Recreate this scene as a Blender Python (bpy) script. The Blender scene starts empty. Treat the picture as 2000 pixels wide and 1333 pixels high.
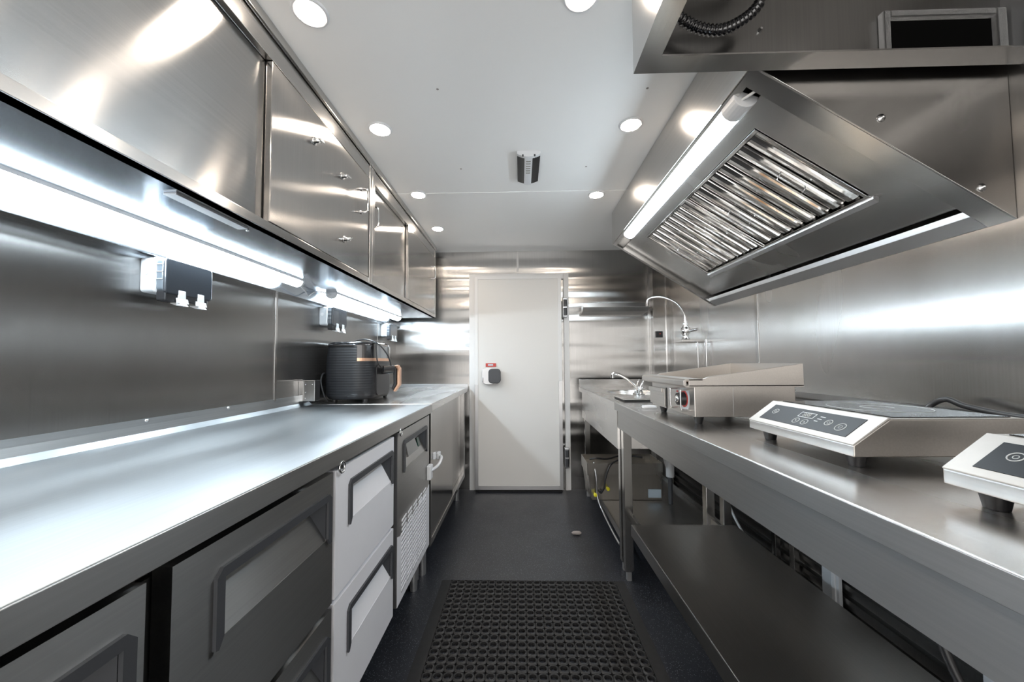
import bpy, bmesh, math, random
from mathutils import Vector, Matrix
random.seed(7)
D = bpy.data
sc = bpy.context.scene
COL = sc.collection
PI = math.pi

# ------------------------------------------------------------------ camera, world, exposure
CAM_H = 1.115
def make_camera():
    p, y, r = map(math.radians, (2.4, 1.34, 0.4))
    F = Vector((-math.sin(y)*math.cos(p), math.cos(y)*math.cos(p), math.sin(p)))
    R = Vector((math.cos(y), math.sin(y), 0)); U = R.cross(F)
    R2 = R*math.cos(r) - U*math.sin(r); U2 = U*math.cos(r) + R*math.sin(r)
    cd = D.cameras.new('camera'); co = D.objects.new('camera', cd); COL.objects.link(co)
    M = Matrix((( R2.x, U2.x, -F.x, 0), (R2.y, U2.y, -F.y, 0), (R2.z, U2.z, -F.z, CAM_H), (0, 0, 0, 1)))
    co.matrix_world = M
    cd.sensor_width = 36; cd.lens = 725/2000*36
    cd.shift_x = (1000-999.81)/2000; cd.shift_y = (677.73-666.5)/2000
    cd.clip_start = 0.02
    sc.camera = co
make_camera()
w = D.worlds.new('world'); sc.world = w; w.use_nodes = True
w.node_tree.nodes['Background'].inputs[0].default_value = (1.0, 0.975, 0.94, 1)
w.node_tree.nodes['Background'].inputs[1].default_value = 2.1    # daylight fill through an opening assumed in the unseen rear wall
sc.view_settings.view_transform = 'Standard'
sc.view_settings.look = 'None'
sc.view_settings.exposure = 0.62
sc.view_settings.gamma = 1.0
sc.view_settings.use_curve_mapping = False
TUBE_E = 30.0       # cool white LED battens
SPOT_E = 100.0       # warm ceiling downlights

# ------------------------------------------------------------------ materials
def new_mat(name):
    m = D.materials.new(name); m.use_nodes = True
    nt = m.node_tree; return m, nt, nt.nodes['Principled BSDF']
def plain(name, col, rough=0.5, metal=0.0, spec=0.5, coat=0.0, noise=0.0, nscale=20):
    m, nt, b = new_mat(name)
    b.inputs['Base Color'].default_value = (*col, 1)
    b.inputs['Roughness'].default_value = rough
    b.inputs['Metallic'].default_value = metal
    b.inputs['Specular IOR Level'].default_value = spec
    b.inputs['Coat Weight'].default_value = coat
    if noise:
        g = nt.nodes.new('ShaderNodeNewGeometry'); n = nt.nodes.new('ShaderNodeTexNoise')
        n.inputs['Scale'].default_value = nscale; n.inputs['Detail'].default_value = 4
        nt.links.new(g.outputs['Position'], n.inputs['Vector'])
        mx = nt.nodes.new('ShaderNodeMix'); mx.data_type = 'RGBA'
        mx.inputs[6].default_value = (*[c*(1-noise) for c in col], 1)
        mx.inputs[7].default_value = (*[min(1, c*(1+noise)) for c in col], 1)
        nt.links.new(n.outputs['Fac'], mx.inputs[0]); nt.links.new(mx.outputs[2], b.inputs['Base Color'])
    return m
def glow(name, col, strength):
    m, nt, b = new_mat(name)
    b.inputs['Base Color'].default_value = (0.9, 0.9, 0.9, 1)
    b.inputs['Emission Color'].default_value = (*col, 1)
    b.inputs['Emission Strength'].default_value = strength
    return m
def steel(name, stretch='y', brush='z', col=0.56, tint=(1.0, 0.985, 0.965), rough=0.2, aniso=0.7, wave=0.25, wscale=(1.6, 1.6, 1.6), smear=0.0):
    """brushed stainless sheet: stretch = axis along which highlights smear, brush = direction of the grain"""
    m, nt, b = new_mat(name)
    L = nt.links.new
    g = nt.nodes.new('ShaderNodeNewGeometry')
    mp = nt.nodes.new('ShaderNodeMapping')
    s = [260, 260, 260]; s['xyz'.index(brush)] = 3
    mp.inputs['Scale'].default_value = s
    L(g.outputs['Position'], mp.inputs['Vector'])
    n = nt.nodes.new('ShaderNodeTexNoise'); n.inputs['Scale'].default_value = 1; n.inputs['Detail'].default_value = 3
    L(mp.outputs[0], n.inputs['Vector'])
    n2 = nt.nodes.new('ShaderNodeTexNoise'); n2.inputs['Scale'].default_value = 1.6; n2.inputs['Detail'].default_value = 1.5
    mp3 = nt.nodes.new('ShaderNodeMapping'); s3 = [3, 3, 3]; s3['xyz'.index(brush)] = 0.8
    mp3.inputs['Scale'].default_value = s3
    L(g.outputs['Position'], mp3.inputs['Vector']); L(mp3.outputs[0], n2.inputs['Vector'])
    mx = nt.nodes.new('ShaderNodeMix'); mx.data_type = 'RGBA'
    mx.inputs[6].default_value = (*[col*t*0.90 for t in tint], 1)
    mx.inputs[7].default_value = (*[col*t*1.10 for t in tint], 1)
    L(n.outputs['Fac'], mx.inputs[0]); L(mx.outputs[2], b.inputs['Base Color'])
    mr = nt.nodes.new('ShaderNodeMapRange')
    mr.inputs['From Min'].default_value = 0.3; mr.inputs['From Max'].default_value = 0.7
    mr.inputs['To Min'].default_value = max(0.03, rough-0.02-smear); mr.inputs['To Max'].default_value = rough+0.02+smear
    L(n2.outputs['Fac'], mr.inputs['Value']); L(mr.outputs[0], b.inputs['Roughness'])
    b.inputs['Metallic'].default_value = 1.0
    b.inputs['Anisotropic'].default_value = aniso
    t = nt.nodes.new('ShaderNodeCombineXYZ')
    for i in range(3): t.inputs[i].default_value = 0.0
    v = {'x': (1, 0, 0), 'y': (0, 1, 0), 'z': (0, 0, 1)}.get(stretch, stretch)
    for i in range(3): t.inputs[i].default_value = v[i]
    L(t.outputs[0], b.inputs['Tangent'])
    # slow oil-canning of thin sheet
    mp2 = nt.nodes.new('ShaderNodeMapping'); mp2.inputs['Scale'].default_value = wscale
    L(g.outputs['Position'], mp2.inputs['Vector'])
    nw = nt.nodes.new('ShaderNodeTexNoise'); nw.inputs['Scale'].default_value = 1.0; nw.inputs['Detail'].default_value = 0.0
    L(mp2.outputs[0], nw.inputs['Vector'])
    bp = nt.nodes.new('ShaderNodeBump'); bp.inputs['Strength'].default_value = wave; bp.inputs['Distance'].default_value = 0.02
    L(nw.outputs['Fac'], bp.inputs['Height']); L(bp.outputs[0], b.inputs['Normal'])
    return m

M = {}
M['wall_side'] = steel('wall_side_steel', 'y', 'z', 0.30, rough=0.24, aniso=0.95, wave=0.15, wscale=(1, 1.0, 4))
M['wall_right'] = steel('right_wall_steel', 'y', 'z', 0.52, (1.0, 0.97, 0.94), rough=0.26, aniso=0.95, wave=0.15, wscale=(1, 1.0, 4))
M['wall_end'] = steel('wall_end_steel', 'x', 'z', 0.42, rough=0.2, aniso=0.96, wave=0.5, wscale=(.8, 1, 9))
M['top_left'] = steel('worktop_steel', 'x', 'y', 0.43, (0.96, 1.0, 1.025), rough=0.38, aniso=0.3, wave=0.25, wscale=(2.5, 1.5, 1), smear=0.05)
M['top_right'] = steel('bench_steel', 'x', 'y', 0.68, (1.0, .975, .95), rough=0.27, aniso=0.4, wave=0.2, wscale=(2.5, 1.5, 1), smear=0.04)
M['edge'] = steel('edge_steel', 'z', 'y', 0.42, rough=0.38, aniso=0.85, wave=0.15)
M['door_vert'] = steel('door_steel_crosswise', 'y', 'z', 0.48, (1.0, .97, .94), rough=0.18, aniso=0.96, wave=0.25, wscale=(1, 2.5, 2.5))
M['door_horiz'] = steel('door_steel_lengthwise', 'z', 'y', 0.48, rough=0.2, aniso=0.96, wave=0.25, wscale=(1, 2.5, 2.5))
M['frame'] = steel('frame_steel', 'z', 'y', 0.52, rough=0.2, aniso=0.5, wave=0.1)
M['under'] = steel('underside_steel', 'x', 'y', 0.55, (0.92, 0.98, 1.05), rough=0.16, aniso=0.5, wave=0.15)
M['hood'] = steel('hood_steel', 'z', 'y', 0.56, rough=0.2, aniso=0.5, wave=0.3, wscale=(3, 3, 3))
M['hood_in'] = steel('hood_inner_steel', 'y', 'x', 0.55, rough=0.26, aniso=0.3, wave=0.15)
M['baffle'] = steel('baffle_steel', 'y', 'x', 0.75, rough=0.1, aniso=0.2, wave=0.3, wscale=(8, 8, 8))
M['drawer'] = steel('drawer_steel', 'z', 'y', 0.38, rough=0.38, aniso=0.9, wave=0.25, wscale=(1, 3, 3))
M['shelf'] = steel('shelf_steel', 'x', 'y', 0.42, rough=0.3, aniso=0.3, wave=0.15)
M['lower'] = steel('lower_wall_steel', 'y', 'z', 0.35, rough=0.3, aniso=0.3, wave=0.1)
M['tank'] = steel('tank_steel', 'x', 'z', 0.42, (1.0, 0.95, 0.87), rough=0.28, aniso=0.4, wave=0.3)
M['griddle'] = steel('griddle_steel', 'x', 'y', 0.6, (1.0, 0.95, 0.9), rough=0.36, aniso=0.3, wave=0.1)
M['cooker'] = steel('cooker_steel', 'x', 'y', 0.6, (1.0, 0.95, 0.9), rough=0.33, aniso=0.3, wave=0.05)
M['chrome'] = plain('chrome', (0.8, 0.8, 0.8), 0.06, 1.0)
M['screw'] = plain('screw_steel', (0.7, 0.7, 0.7), 0.25, 1.0)
M['alu_face'] = plain('brushed_aluminium', (0.5, 0.485, 0.465), 0.45, 0.3, noise=0.05, nscale=60)
M['alu'] = plain('aluminium_edge', (0.55, 0.55, 0.56), 0.35, 0.9)
M['ceil'] = plain('white_ceiling', (0.92, 0.92, 0.915), 0.32, spec=0.4, noise=0.01, nscale=2)
M['ceil_mark'] = plain('ceiling_mark', (0.3, 0.28, 0.27), 0.6)
M['door_white'] = plain('door_white', (0.73, 0.72, 0.70), 0.35, noise=0.02, nscale=3)
M['door_trim'] = plain('door_trim_white', (0.77, 0.77, 0.77), 0.3)
M['film'] = plain('white_protective_film', (0.82, 0.82, 0.86), 0.4, noise=0.03, nscale=9)
M['gasket'] = plain('black_rubber', (0.012, 0.012, 0.013), 0.5)
M['grey_plastic'] = plain('grey_handle_plastic', (0.055, 0.058, 0.065), 0.42)
M['black_plastic'] = plain('black_plastic', (0.016, 0.016, 0.018), 0.38)
M['fryer'] = plain('fryer_black', (0.017, 0.018, 0.021), 0.42, noise=0.1, nscale=30)
M['gloss_black'] = plain('gloss_black', (0.01, 0.01, 0.012), 0.06, coat=1.0)
M['copper'] = plain('copper', (0.72, 0.44, 0.30), 0.3, 0.9)
M['white_plastic'] = plain('white_plastic', (0.75, 0.76, 0.78), 0.35)
M['socket_grey'] = plain('pale_grey_plastic', (0.6, 0.63, 0.66), 0.4)
M['cover'] = plain('smoked_cover', (0.035, 0.04, 0.048), 0.22, coat=0.4)
M['clear'] = plain('clear_smoked_window', (0.12, 0.14, 0.16), 0.15, coat=0.5)
M['led'] = glow('led_diffuser_cool', (0.78, 0.91, 1.0), TUBE_E)
M['spot'] = glow('downlight_lens_warm', (1.0, 0.86, 0.72), SPOT_E)
M['display_green'] = plain('display_dark_green', (0.01, 0.05, 0.035), 0.15)
M['red'] = plain('red_label', (0.55, 0.05, 0.04), 0.4)
M['yellow'] = plain('yellow_cap', (0.75, 0.7, 0.03), 0.4)
M['label'] = plain('pale_blue_label', (0.5, 0.6, 0.68), 0.5)
M['foil'] = plain('crumpled_foil', (0.72, 0.72, 0.72), 0.22, 1.0)
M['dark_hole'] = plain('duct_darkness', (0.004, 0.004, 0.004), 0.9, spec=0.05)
M['glass_top'] = plain('ceramic_glass', (0.015, 0.016, 0.018), 0.22, spec=0.35)
M['panel_dark'] = plain('control_panel', (0.016, 0.019, 0.024), 0.4, spec=0.2)
M['print'] = plain('pale_print', (0.6, 0.62, 0.63), 0.5)
M['lcd'] = plain('grey_lcd', (0.25, 0.24, 0.21), 0.3)
M['pvc'] = plain('white_pvc', (0.6, 0.61, 0.62), 0.35)
M['mat'] = plain('mat_rubber', (0.032, 0.032, 0.033), 0.55, spec=0.35, noise=0.25, nscale=40)
M['grey_lump'] = plain('grey_debris', (0.38, 0.35, 0.34), 0.8)
def foil_bump():
    m = M['foil']; nt = m.node_tree; b = nt.nodes['Principled BSDF']
    n = nt.nodes.new('ShaderNodeTexNoise'); n.inputs['Scale'].default_value = 90
    bp = nt.nodes.new('ShaderNodeBump'); bp.inputs['Strength'].default_value = 0.8; bp.inputs['Distance'].default_value = 0.01
    nt.links.new(n.outputs['Fac'], bp.inputs['Height']); nt.links.new(bp.outputs[0], b.inputs['Normal'])
foil_bump()
def fryer_ribs():
    m = M['fryer']; nt = m.node_tree; b = nt.nodes['Principled BSDF']
    g = nt.nodes.new('ShaderNodeNewGeometry'); wv = nt.nodes.new('ShaderNodeTexWave')
    wv.bands_direction = 'Z'; wv.inputs['Scale'].default_value = 22
    nt.links.new(g.outputs['Position'], wv.inputs['Vector'])
    bp = nt.nodes.new('ShaderNodeBump'); bp.inputs['Strength'].default_value = 0.25; bp.inputs['Distance'].default_value = 0.002
    nt.links.new(wv.outputs['Fac'], bp.inputs['Height']); nt.links.new(bp.outputs[0], b.inputs['Normal'])
fryer_ribs()
def floor_mat():
    m, nt, b = new_mat('speckled_black_vinyl'); L = nt.links.new
    g = nt.nodes.new('ShaderNodeNewGeometry')
    v = nt.nodes.new('ShaderNodeTexVoronoi'); v.inputs['Scale'].default_value = 230
    L(g.outputs['Position'], v.inputs['Vector'])
    r = nt.nodes.new('ShaderNodeValToRGB'); r.color_ramp.elements[0].position = 0.12; r.color_ramp.elements[1].position = 0.3
    r.color_ramp.elements[0].color = (1, 1, 1, 1); r.color_ramp.elements[1].color = (0, 0, 0, 1)
    L(v.outputs['Distance'], r.inputs[0])
    wn = nt.nodes.new('ShaderNodeSeparateColor'); L(v.outputs['Color'], wn.inputs[0])
    gt = nt.nodes.new('ShaderNodeMath'); gt.operation = 'GREATER_THAN'; gt.inputs[1].default_value = 0.6; L(wn.outputs[0], gt.inputs[0])
    ml = nt.nodes.new('ShaderNodeMath'); ml.operation = 'MULTIPLY'; L(gt.outputs[0], ml.inputs[0]); L(r.outputs[0], ml.inputs[1])
    mx = nt.nodes.new('ShaderNodeMix'); mx.data_type = 'RGBA'
    mx.inputs[6].default_value = (0.016, 0.018, 0.024, 1); mx.inputs[7].default_value = (0.3, 0.32, 0.37, 1)
    L(ml.outputs[0], mx.inputs[0]); L(mx.outputs[2], b.inputs['Base Color'])
    n = nt.nodes.new('ShaderNodeTexNoise'); n.inputs['Scale'].default_value = 5; n.inputs['Detail'].default_value = 6
    L(g.outputs['Position'], n.inputs['Vector'])
    mr = nt.nodes.new('ShaderNodeMapRange'); mr.inputs['To Min'].default_value = 0.3; mr.inputs['To Max'].default_value = 0.5
    L(n.outputs['Fac'], mr.inputs[0]); L(mr.outputs[0], b.inputs['Roughness'])
    n3 = nt.nodes.new('ShaderNodeTexNoise'); n3.inputs['Scale'].default_value = 350
    L(g.outputs['Position'], n3.inputs['Vector'])
    bp = nt.nodes.new('ShaderNodeBump'); bp.inputs['Strength'].default_value = 0.25; bp.inputs['Distance'].default_value = 0.002
    L(n3.outputs['Fac'], bp.inputs['Height']); L(bp.outputs[0], b.inputs['Normal'])
    b.inputs['Specular IOR Level'].default_value = 0.7
    return m
M['floor'] = floor_mat()
def plate_mat():
    m, nt, b = new_mat('seared_griddle_plate'); L = nt.links.new
    g = nt.nodes.new('ShaderNodeNewGeometry')
    n = nt.nodes.new('ShaderNodeTexNoise'); n.inputs['Scale'].default_value = 9; n.inputs['Detail'].default_value = 6
    L(g.outputs['Position'], n.inputs['Vector'])
    r = nt.nodes.new('ShaderNodeValToRGB')
    r.color_ramp.elements[0].position = 0.38; r.color_ramp.elements[0].color = (0.16, 0.08, 0.03, 1)
    r.color_ramp.elements[1].position = 0.55; r.color_ramp.elements[1].color = (0.5, 0.42, 0.33, 1)
    L(n.outputs['Fac'], r.inputs[0]); L(r.outputs[0], b.inputs['Base Color'])
    b.inputs['Metallic'].default_value = 0.7; b.inputs['Roughness'].default_value = 0.4
    return m
M['plate'] = plate_mat()

# ------------------------------------------------------------------ mesh builder
ORIG = {}
class MB:
    def __init__(s): s.v = []; s.f = []; s.sm = []
    def add(s, vs, fs, smooth=False):
        o = len(s.v); s.v += [Vector(p) for p in vs]
        for f in fs: s.f.append([i+o for i in f]); s.sm.append(smooth)
        return s
    def box(s, x0, x1, y0, y1, z0, z1):
        x0, x1 = min(x0, x1), max(x0, x1); y0, y1 = min(y0, y1), max(y0, y1); z0, z1 = min(z0, z1), max(z0, z1)
        v = [(x0,y0,z0),(x1,y0,z0),(x1,y1,z0),(x0,y1,z0),(x0,y0,z1),(x1,y0,z1),(x1,y1,z1),(x0,y1,z1)]
        return s.add(v, [(0,3,2,1),(4,5,6,7),(0,1,5,4),(1,2,6,5),(2,3,7,6),(3,0,4,7)])
    def hexa(s, a, b):
        """two quads (lists of four points) joined into a solid"""
        return s.add(list(a)+list(b), [(3,2,1,0),(4,5,6,7),(0,1,5,4),(1,2,6,5),(2,3,7,6),(3,0,4,7)])
    def prism(s, poly, axis, a, b):
        """poly: 2D points in the two other axes (order xyz minus axis), extruded a..b"""
        n = len(poly); k = 'xyz'.index(axis)
        def P(p, t):
            q = list(p); q.insert(k, t); return q
        v = [P(p, a) for p in poly]+[P(p, b) for p in poly]
        f = [tuple(range(n))[::-1], tuple(range(n, 2*n))]+[(i, (i+1) % n, n+(i+1) % n, n+i) for i in range(n)]
        return s.add(v, f)
    def tube(s, pts, r, seg=10, closed=False, rs=None):
        pts = [Vector(p) for p in pts]; n = len(pts); rings = []
        prev = None
        for i, p in enumerate(pts):
            if closed: d = pts[(i+1) % n]-pts[i-1]
            else: d = pts[min(i+1, n-1)]-pts[max(i-1, 0)]
            d.normalize()
            if prev is None:
                a = Vector((0, 0, 1)) if abs(d.z) < 0.9 else Vector((1, 0, 0)); u = d.cross(a).normalized()
            else:
                u = (prev-d*prev.dot(d)).normalized()
            prev = u; w_ = d.cross(u); rr = rs[i] if rs else r
            rings.append([p+(u*math.cos(2*PI*k/seg)+w_*math.sin(2*PI*k/seg))*rr for k in range(seg)])
        v = [q for rg in rings for q in rg]; f = []
        for i in range(n if closed else n-1):
            j = (i+1) % n
            for k in range(seg): f.append((i*seg+k, i*seg+(k+1) % seg, j*seg+(k+1) % seg, j*seg+k))
        s.add(v, f, True)
        if not closed:
            s.add(rings[0], [tuple(range(seg))]); s.add(rings[-1], [tuple(range(seg))[::-1]])
        return s
    def cyl(s, p0, p1, r0, r1=None, seg=20):
        return s.tube([p0, p1], r0, seg, rs=[r0, r0 if r1 is None else r1])
    def lathe(s, c, prof, seg=24, axis='z'):
        """profile list of (radius, height)"""
        c = Vector(c); v = []; f = []
        for r, h in prof:
            for k in range(seg):
                a = 2*PI*k/seg; p = [r*math.cos(a), r*math.sin(a)]
                p.insert('xyz'.index(axis), h); v.append(c+Vector(p))
        m = len(prof)
        for i in range(m-1):
            for k in range(seg): f.append((i*seg+k, i*seg+(k+1) % seg, (i+1)*seg+(k+1) % seg, (i+1)*seg+k))
        s.add(v, f, True)
        s.add(v[:seg], [tuple(range(seg))]); s.add(v[-seg:], [tuple(range(seg))])
        return s
    def loft(s, rings, smooth=True, cap=True):
        seg = len(rings[0]); v = [p for r in rings for p in r]; f = []
        for i in range(len(rings)-1):
            for k in range(seg): f.append((i*seg+k, i*seg+(k+1) % seg, (i+1)*seg+(k+1) % seg, (i+1)*seg+k))
        s.add(v, f, smooth)
        if cap: s.add(rings[0], [tuple(range(seg))[::-1]]); s.add(rings[-1], [tuple(range(seg))])
        return s
    def slab(s, a, b, c, d, t):
        """a quad with thickness t against its normal"""
        a, b, c, d = map(Vector, (a, b, c, d)); n = (b-a).cross(d-a).normalized()*t
        return s.hexa([a, b, c, d], [a+n, b+n, c+n, d+n])
    def build(s, name, mat, parent=None, bevel=0.0, seg=2, solo=None):
        if parent is not None: o = ORIG[parent.name]
        else:
            xs = [p.x for p in s.v]; ys = [p.y for p in s.v]; zs = [p.z for p in s.v]
            o = Vector(((min(xs)+max(xs))/2, (min(ys)+max(ys))/2, min(zs)))
        me = D.meshes.new(name)
        me.from_pydata([p-o for p in s.v], [], s.f); me.validate()
        bm = bmesh.new(); bm.from_mesh(me); bmesh.ops.recalc_face_normals(bm, faces=bm.faces); bm.to_mesh(me); bm.free()
        if len(me.polygons) == len(s.sm):
            for p, q in zip(me.polygons, s.sm): p.use_smooth = q
        me.materials.append(M[mat] if isinstance(mat, str) else mat)
        ob = D.objects.new(name, me); COL.objects.link(ob)
        if parent is not None: ob.parent = parent
        else: ob.location = o
        ORIG[ob.name] = o
        if bevel:
            bv = ob.modifiers.new('bevel', 'BEVEL'); bv.width = bevel; bv.segments = seg; bv.limit_method = 'ANGLE'; bv.angle_limit = 0.7
        return ob

def tag(o, label, cat, group=None):
    o['label'] = label; o['category'] = cat
    if group: o['group'] = group
    return o
def thing(name, loc, label, cat, group=None):
    o = D.objects.new(name, None); COL.objects.link(o); o.location = loc; o.empty_display_size = 0.05
    ORIG[o.name] = Vector(loc)
    return tag(o, label, cat, group)
def struct(o): o['kind'] = 'structure'; return o
def copy_tree(o, parent=None):
    c = o.copy(); COL.objects.link(c); c.parent = parent
    for ch in list(o.children): copy_tree(ch, c)
    return c
def arc(c, r, a0, a1, n, plane='xz'):
    out = []
    for i in range(n+1):
        a = a0+(a1-a0)*i/n; p = Vector(c)
        i0, i1 = 'xyz'.index(plane[0]), 'xyz'.index(plane[1])
        p[i0] += r*math.cos(a); p[i1] += r*math.sin(a); out.append(p)
    return out
def smooth_path(pts, n=8):
    pts = [Vector(p) for p in pts]; P = [pts[0]]+pts+[pts[-1]]; out = []
    for i in range(1, len(P)-2):
        for k in range(n):
            t = k/n
            a, b, c, d = P[i-1], P[i], P[i+1], P[i+2]
            out.append(0.5*((2*b)+(c-a)*t+(2*a-5*b+4*c-d)*t*t+(3*b-a-3*c+d)*t**3))
    out.append(pts[-1]); return out
def rrect(cx, cy, w_, d_, r, n=6):
    out = []
    for (sx, sy, a0) in ((1, 1, 0), (-1, 1, PI/2), (-1, -1, PI), (1, -1, 1.5*PI)):
        for k in range(n+1):
            a = a0+PI/2*k/n
            out.append((cx+sx*(w_/2-r)+r*math.cos(a), cy+sy*(d_/2-r)+r*math.sin(a)))
    return out
def text_mesh(name, body, size, mat, parent, origin, xdir, ydir, depth=0.0004):
    cu = D.curves.new(name, 'FONT'); cu.body = body; cu.size = size; cu.extrude = depth
    cu.align_x = 'CENTER'; cu.align_y = 'CENTER'
    tmp = D.objects.new('tmp_text', cu); COL.objects.link(tmp)
    dg = bpy.context.evaluated_depsgraph_get(); dg.update()
    me = D.meshes.new_from_object(tmp.evaluated_get(dg)); D.objects.remove(tmp); D.curves.remove(cu)
    X = Vector(xdir).normalized(); Y = Vector(ydir).normalized(); Z = X.cross(Y); o = ORIG[parent.name]
    for v in me.vertices: v.co = Vector(origin)+X*v.co.x+Y*v.co.y+Z*v.co.z-o
    me.materials.clear(); me.materials.append(M[mat]); me.name = name
    ob = D.objects.new(name, me); COL.objects.link(ob); ob.parent = parent; ORIG[ob.name] = o
    return ob

# ------------------------------------------------------------------ room shell
XL, XR, YB, YR, ZC = -1.12, 1.28, 3.31, -1.25, 2.115
struct(MB().box(XL-.1, XR+.15, YR-.1, YB+.1, -.08, 0).build('floor', 'floor'))
struct(MB().box(XL-.1, XR+.15, YR-.1, YB+.1, ZC, ZC+.08).build('ceiling', 'ceil'))
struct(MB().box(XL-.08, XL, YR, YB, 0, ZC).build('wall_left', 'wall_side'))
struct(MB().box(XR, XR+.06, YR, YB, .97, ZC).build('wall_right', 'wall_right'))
wb = MB().box(XL, XR+.06, YB, YB+.06, 0, ZC); struct(wb.build('wall_back', 'wall_end'))
struct(MB().box(XL, -1.0, YR-.06, YR, 0, ZC).box(1.0, XR+.06, YR-.06, YR, 0, ZC).box(-1.0, 1.0, YR-.06, YR, 1.98, ZC).build('wall_rear', 'door_white'))  # unseen rear wall, its opening assumed so daylight can fill the room
# ridged lower panel of the right wall
lw = MB().box(XR+.025, XR+.06, YR, YB, 0, .97)
for i in range(17):
    z = .03+i*.055
    lw.prism([(XR+.026, z), (XR+.008, z+.006), (XR+.008, z+.026), (XR+.026, z+.032)], 'y', YR, YB)
struct(lw.build('wall_right_lower', 'lower'))
# cover strips
def strip(n, b, m='frame'): return struct(b.build('trim_%d' % n, m, bevel=.0008))
strip(1, MB().box(XL, -1.085, -.2, YB, 1.44, 1.503), 'under')                # flange below the cabinets where they meet the wall
strip(2, MB().box(1.14, XR, 3.2, YB, 0, ZC), 'wall_end')                      # boxed-in corner, right
strip(3, MB().box(XL, XL+.003, 1.662, 1.677, .93, 1.44))
strip(10, MB().box(XL, XL+.003, 2.872, 2.882, .93, 1.44))
strip(4, MB().box(XR-.004, XR, 2.02, 2.045, .97, 1.6))
strip(5, MB().box(-.03, -.012, YB-.004, YB, 1.93, ZC))
strip(6, MB().box(-.72, XR, 2.135, 2.155, ZC-.003, ZC), 'ceil')
strip(7, MB().box(1.128, 1.14, YB-.012, YB, 0, ZC))
strip(8, MB().box(1.243, 1.252, 3.192, 3.2, .9, 1.9), 'chrome')
strip(9, MB().box(XL, -.47, YB-.012, YB, .9, .925), 'alu')

# ------------------------------------------------------------------ cold-room door
dr = D.objects.new('door_1', None); COL.objects.link(dr); dr.location = (0, YB, 0); ORIG['door_1'] = Vector((0, YB, 0)); struct(dr)
yf = YB-.03
f = MB(); f.box(-.455, -.40, yf, YB, 0, 1.905).box(.385, .43, yf, YB, 0, 1.905).box(-.40, .385, yf, YB, 1.855, 1.905)
f.build('door_frame', 'door_trim', dr, .002)
MB().box(-.397, .355, yf-.045, yf, .035, 1.868).build('door_panel', 'door_white', dr, .004)
e = MB(); yy = yf-.049
e.box(-.400, -.372, yy, yf-.001, .02, .92).box(.328, .358, yy, yf-.001, .02, .95).box(-.372, .328, yy, yf-.001, .02, .055)
e.build('aluminium_edging', 'alu', dr, .001)
e = MB(); e.box(-.400, -.372, yy, yf-.001, .92, 1.873).box(.328, .358, yy, yf-.001, .95, 1.873).box(-.372, .328, yy, yf-.001, 1.845, 1.873)
e.build('white_edging', 'door_trim', dr, .001)
MB().box(-.39, .35, yy+.02, yf, .0, .02).build('door_sweep', 'gasket', dr)
la = MB(); pl = rrect(-.275, .998, .125, .145, .045)
la.prism([(x, z) for x, z in pl], 'y', yy-.03, yy)
lo = la.build('latch', 'alu', dr, .003)
MB().prism([(x, z) for x, z in rrect(-.225, .998, .105, .125, .03)], 'y', yy-.06, yy-.028).build('latch_knob', 'grey_plastic', lo, .006, 3)
MB().box(-.327, -.323, yy-.032, yy-.028, .945, .985).build('key_slot', 'black_plastic', lo)
MB().box(-.305, -.215, yy-.004, yy, 1.078, 1.108).build('warning_sticker', 'red', dr)
MB().box(-.285, -.24, yy-.0045, yy-.003, 1.086, 1.1).build('sticker_print', 'label', dr)
for z in (1.59, .29):
    h = MB().box(.37, .412, yf-.05, yf-.001, z-.085, z+.085).build('hinge', 'alu', dr, .006)
    MB().cyl((.391, yf-.056, z-.07), (.391, yf-.056, z-.005), .014).cyl((.391, yf-.056, z+.01), (.391, yf-.056, z+.07), .014).build('hinge_barrel', 'grey_plastic', h)

# ------------------------------------------------------------------ ceiling lights
def downlight(x, y, label):
    t = thing('downlight', (x, y, ZC), label, 'ceiling light', 'round ceiling downlights')
    MB().lathe((x, y, ZC), [(.036, -.003), (.044, -.007), (.049, -.004), (.050, 0)], 40).build('trim_ring', 'white_plastic', t)
    MB().lathe((x, y, ZC), [(.0005, -.0075), (.036, -.0075), (.036, -.001)], 40).build('lens', 'spot', t)
    return t
downlight(-.59, 1.0, 'lit round downlight nearest the camera in the left row, cut by the top edge')
downlight(-.592, 1.53, 'second lit downlight of the left row, above the first wall cabinet\'s doors')
downlight(-.60, 2.15, 'third lit downlight of the left row, just beyond the ceiling seam')
downlight(-.61, 2.71, 'farthest and smallest lit downlight of the left row, near the back wall')
downlight(.172, .975, 'lit downlight at the top edge of the photo, left of the steel duct box')
downlight(.472, 1.535, 'lit downlight right of the emergency light, beside the front fascia of the hood')
downlight(.46, 2.19, 'farther lit downlight of the right row, by the far end of the hood')
downlight(-.59, .35, 'lit downlight overhead in the left row, before the camera\'s view')
downlight(.0, -.5, 'lit downlight in the rear half of the ceiling')

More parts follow.
